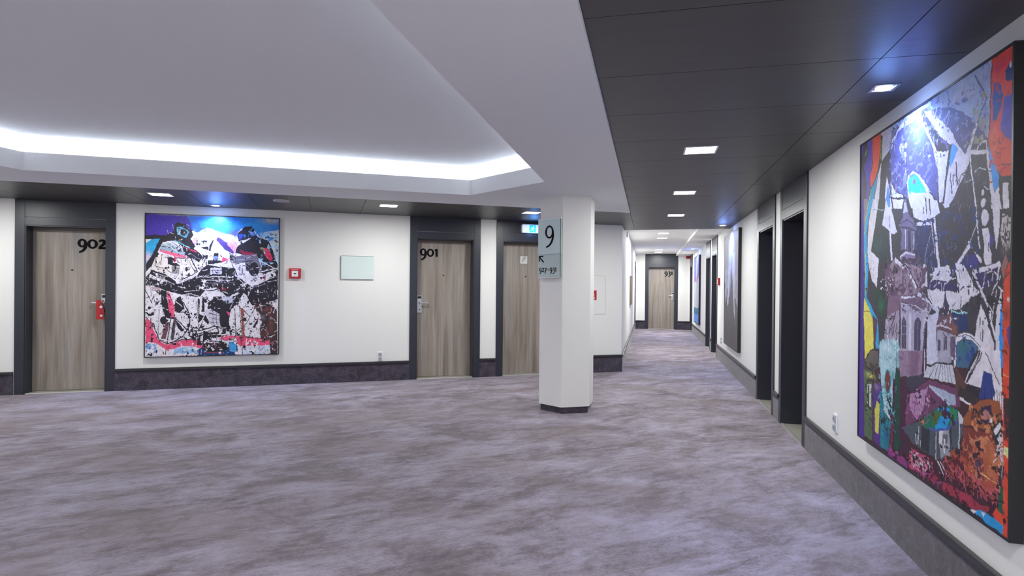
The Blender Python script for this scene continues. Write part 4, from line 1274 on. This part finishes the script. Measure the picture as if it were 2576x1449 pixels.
p 50 40 70 0 880 753 925 744 931 768 901 787 881 778
e 172 112 120 0 901 766 11 11
e 222 216 224 0 921 775 7 7
p 126 56 50 0 790 814 925 802 962 856 952 933 904 947 852 946 738 946 698 919 781 875 795 839
p 172 92 62 0 836 837 888 816 925 817 958 857 957 916 903 931 889 862 850 871
e 70 35 40 0 873 838 22 10
l 200 140 110 4.4 850 838 876 823 907 824
p 92 26 46 0 706 920 781 882 839 944 768 938
b 60 60 100 0.7 867 898 16 28
l 40 50 90 5.7 877 871 868 941
b 190 110 60 0.7 932 851 18 24
b 170 60 80 0.7 927 918 29 15
l 225 190 110 2 838 906 896 897 962 904
p 36 42 42 0 925 793 971 761 975 841 962 856 946 816
s 222 216 224 50 948 789 978 852
p 222 216 224 0 934 793 960 772 967 779 940 803
l 130 150 170 3.4 971 830 972 899
p 218 72 46 0 971 622 1012 618 1019 1009 976 997 934 970 963 937 979 880 972 807
b 90 40 40 0.7 984 741 14 17
e 50 30 35 0 982 968 8 6
l 225 150 90 2.5 972 668 997 672
p 60 40 45 0 973 717 997 716 999 790 977 806
p 216 216 150 0 975 818 999 816 997 841 978 836
p 22 92 72 0 957 907 975 902 976 958 955 955
p 192 72 112 0 481 934 605 935 588 983 462 994
s 222 216 224 70 471 940 606 975
s 38 35 45 50 471 940 658 968
p 150 45 75 0 597 962 662 967 624 993 588 983
p 162 52 76 0 691 969 839 963 888 970 840 991 683 990
p 150 48 62 0 866 973 928 957 910 977 853 990
p 42 152 216 0 840 991 904 976 975 978 977 999 911 1000
p 222 216 224 0 833 992 866 986 853 998
p 222 216 224 0 885 983 904 979 895 992
p 132 52 132 0 297 976 451 981 452 1004 298 1002
l 222 216 224 4.8 653 927 695 956
l 222 216 224 2.9 667 923 708 944
g 40 18 30 0.38 315 956 840 991
g 190 70 110 0.36 450 941 675 970
g 170 80 60 0.42 705 886 928 936
g 60 30 40 0.35 704 838 963 931
g 200 130 90 0.34 821 757 973 882
g 60 30 60 0.42 424 775 780 816
g 190 150 185 0.36 466 769 602 830
g 110 160 170 0.32 206 699 360 883
g 20 60 60 0.38 209 823 439 948
g 60 60 50 0.4 49 714 159 967
g 120 100 130 0.36 377 675 563 729
g 35 35 45 0.38 490 882 796 885
g 130 50 40 0.36 968 622 1003 981
s 200 90 110 90 682 912 957 945
s 200 120 90 80 794 820 962 914
s 170 70 130 60 304 988 675 974
s 60 20 30 70 690 924 963 952
s 150 90 140 50 435 789 603 844
s 60 150 170 40 209 801 339 971"""

def paint(art, nx, nz, seed, warp=.004, asp=1.0):
    rs = np.random.RandomState(seed)
    U, V = np.meshgrid(np.linspace(0, 1000, nx), np.linspace(0, 1000, nz))
    def vnoise(cell):
        gx, gz = int(nx / cell) + 3, int(nz / cell) + 3
        g = rs.rand(gz, gx); x = np.arange(nx) / cell; z = np.arange(nz) / cell
        xi = x.astype(int); zi = z.astype(int); fx = x - xi; fz = z - zi
        fx = fx * fx * (3 - 2 * fx); fz = fz * fz * (3 - 2 * fz)
        a = g[np.ix_(zi, xi)]; b = g[np.ix_(zi, xi + 1)]; c = g[np.ix_(zi + 1, xi)]; d = g[np.ix_(zi + 1, xi + 1)]
        return (a * (1 - fx) + b * fx) * (1 - fz)[:, None] + (c * (1 - fx) + d * fx) * fz[:, None]
    U = U + (vnoise(14) - .5) * 1000 * warp + (vnoise(4) - .5) * 600 * warp
    V = V + (vnoise(14) - .5) * 1000 * warp + (vnoise(4) - .5) * 600 * warp
    img = np.full((nz, nx, 3), .1)
    def fill(P, col):
        xs, ys = P[0::2], P[1::2]
        i0, i1 = max(0, int((min(ys) - 12) / 1000 * nz)), min(nz, int((max(ys) + 12) / 1000 * nz) + 2)
        j0, j1 = max(0, int((min(xs) - 12) / 1000 * nx)), min(nx, int((max(xs) + 12) / 1000 * nx) + 2)
        if i1 <= i0 or j1 <= j0: return
        u, v = U[i0:i1, j0:j1], V[i0:i1, j0:j1]; ins = np.zeros(u.shape, bool); n = len(xs)
        for i in range(n):
            xa, ya, xb, yb = xs[i], ys[i], xs[i - 1], ys[i - 1]
            if ya == yb: continue
            ins ^= ((ya > v) != (yb > v)) & (u < (xb - xa) * (v - ya) / (yb - ya) + xa)
        img[i0:i1, j0:j1][ins] = col
    def stroke(xa, ya, xb, yb, w, col):
        dx, dy = (xb - xa) * asp, yb - ya; L_ = math.hypot(dx, dy) + 1e-6
        nx_, ny_ = -dy / L_ * w / 2 / asp, dx / L_ * w / 2; ex, ey = dx / L_ * w * .3 / asp, dy / L_ * w * .3
        fill([xa + nx_ - ex, ya + ny_ - ey, xb + nx_ + ex, yb + ny_ + ey, xb - nx_ + ex, yb - ny_ + ey, xa - nx_ - ex, ya - ny_ - ey], col)
    for ln in art.strip().splitlines():
        a = ln.split(); op = a[0]; col = np.array([s2l(float(v)) for v in a[1:4]]); ex = float(a[4]); P = [float(v) for v in a[5:]]
        if op == 'p': fill(P, col)
        elif op == 'e':
            t = np.linspace(0, 2 * np.pi, 20)[:-1]; q = np.empty(38); q[0::2] = P[0] + P[2] * np.cos(t); q[1::2] = P[1] + P[3] * np.sin(t); fill(list(q), col)
        elif op == 'l':
            for k in range(0, len(P) - 2, 2): stroke(P[k], P[k + 1], P[k + 2], P[k + 3], max(ex, 2.2), col)
        elif op == 'b':
            g = np.exp(-(((U - P[0]) / P[2]) ** 2 + ((V - P[1]) / P[3]) ** 2) * 1.2) * ex * (.55 + .9 * vnoise(6)); g = np.clip(g, 0, 1)[..., None]
            img = img * (1 - g) + col * g
        elif op == 'g':
            x0, y0, x1, y1 = P; g = (vnoise(11) * .45 + vnoise(5) * .33 + vnoise(2.6) * .22)
            ed = np.minimum(np.minimum(U - x0, x1 - U), np.minimum(V - y0, y1 - V)) / 60.0
            img[(g + np.clip(ed, -1, 0) > 1 - ex)] = col
        elif op == 's':
            x0, y0, x1, y1 = P
            for _ in range(int(ex)):
                cx, cy = rs.uniform(min(x0, x1), max(x0, x1)), rs.uniform(min(y0, y1), max(y0, y1)); an = rs.choice([rs.normal(1.57, .2), rs.normal(0, .35), rs.uniform(0, 3.1)]); L_ = rs.uniform(4, 26)
                stroke(cx, cy, cx + L_ * math.cos(an), cy + L_ * math.sin(an), rs.uniform(1.6, 4.2), col * rs.uniform(.8, 1.1))
    grit = vnoise(2.2); k = (grit > .93) | (vnoise(3) < .05)
    img[k] = img[k] * .55 + .06
    return img * (0.90 + .2 * vnoise(9))[..., None]
def picture(loc, rz, w, h, img, label, name='framed_print', depth=.05):
    e = empty(name, loc, rz); tag(e, label, 'painting', 'framed graffiti prints along the walls')
    m = MB(); f = .011
    for a in ((-w / 2, w / 2, h - f, h), (-w / 2, w / 2, 0, f), (-w / 2, -w / 2 + f, f, h - f), (w / 2 - f, w / 2, f, h - f)):
        m.box(a[0], a[1], -depth, -.002, a[2], a[3])
    m.box(-w / 2 + f, w / 2 - f, -.012, -.004, f, h - f)
    m.build('frame', M['black'], e)
    nz, nx = img.shape[:2]
    X, Z = np.meshgrid(np.linspace(-w / 2 + f, w / 2 - f, nx), np.linspace(h - f, f, nz))
    co = np.empty((nx * nz, 3), np.float32); co[:, 0] = X.ravel(); co[:, 1] = -depth + .004; co[:, 2] = Z.ravel()
    i = np.arange(nz - 1)[:, None] * nx + np.arange(nx - 1)[None, :]; i = i.ravel()
    q = np.stack([i, i + nx, i + nx + 1, i + 1], 1).astype(np.int32)
    me = bpy.data.meshes.new('canvas'); me.vertices.add(len(co)); me.vertices.foreach_set('co', co.ravel())
    me.loops.add(q.size); me.loops.foreach_set('vertex_index', q.ravel()); me.polygons.add(len(q))
    me.polygons.foreach_set('loop_start', np.arange(0, q.size, 4, dtype=np.int32)); me.update(calc_edges=True); me.validate()
    ca = me.color_attributes.new('print', 'FLOAT_COLOR', 'POINT')
    c = np.ones((nx * nz, 4), np.float32); c[:, :3] = img.reshape(-1, 3); ca.data.foreach_set('color', c.ravel())
    link('canvas', me, M['print'], e)
    return e
def fix(c):
    return np.clip(c, .003, .86)
picture(left_at(6.245, .435), RZ_LEFT, 1.67, 1.925, fix(paint(ART_MACHINE, 420, 470, 3, .006)), 'framed blue, pink and black graffiti collage between doors 902 and 901')
picture((XR, 3.405, .472), RZ_RIGHT, 1.655, 1.890, fix(paint(ART_CHURCH, 460, 620, 5, .005)), 'large framed graffiti and church collage on the right wall')
ART_DRIP = """p 170 166 180 0 0 0 1000 0 1000 1000 0 1000
p 91 86 90 0 0 430 120 480 180 520 260 470 300 600 420 560 500 420 560 300 640 500 720 620 800 560 1000 640 1000 1000 0 1000
b 154 150 176 .8 150 120 200 200
b 200 204 236 .9 420 120 120 260
b 127 160 224 .7 420 60 120 120
p 201 205 234 0 300 60 440 60 430 300 400 480 330 620 240 640 260 420 330 250
p 184 180 204 0 60 300 200 320 180 560 90 640 60 500
p 207 207 216 0 640 200 780 180 800 420 760 600 800 760 740 700 680 520 600 400
b 144 136 168 .8 900 300 120 240
b 90 85 96 .8 560 560 120 160
l 208 202 216 16 700 300 730 560 800 700 820 800
l 176 72 80 8 800 700 815 790
l 106 143 208 10 340 200 380 260 330 300
s 200 200 220 60 80 100 900 600
s 72 68 76 60 80 200 900 700"""
ART_SKYLINE = """p 111 111 176 0 0 0 1000 0 1000 1000 0 1000
p 176 182 224 0 300 0 600 0 700 200 600 360 350 330
p 74 72 144 0 700 0 1000 0 1000 300 760 320
p 184 188 200 0 0 380 1000 340 1000 820 0 840
p 42 111 152 0 0 780 1000 760 1000 900 0 880
p 95 143 224 0 0 880 1000 860 1000 1000 0 1000
b 192 80 112 .8 600 330 200 60
s 56 56 72 160 40 380 960 860
s 224 224 232 120 40 380 960 860
s 160 80 96 50 200 300 900 500
s 58 160 168 40 60 700 940 900"""
picture((XR, 10.38, .44), RZ_RIGHT, 1.68, 1.92, fix(paint(ART_DRIP, 110, 160, 7, .03)), 'framed charcoal and lilac drip painting beyond the two dark door recesses')
picture((XR, 17.6, .42), RZ_RIGHT, 1.70, 1.93, fix(paint(ART_SKYLINE, 70, 110, 9, .03)), 'farthest framed painting, violet above and blue-green below, near the corridor end')
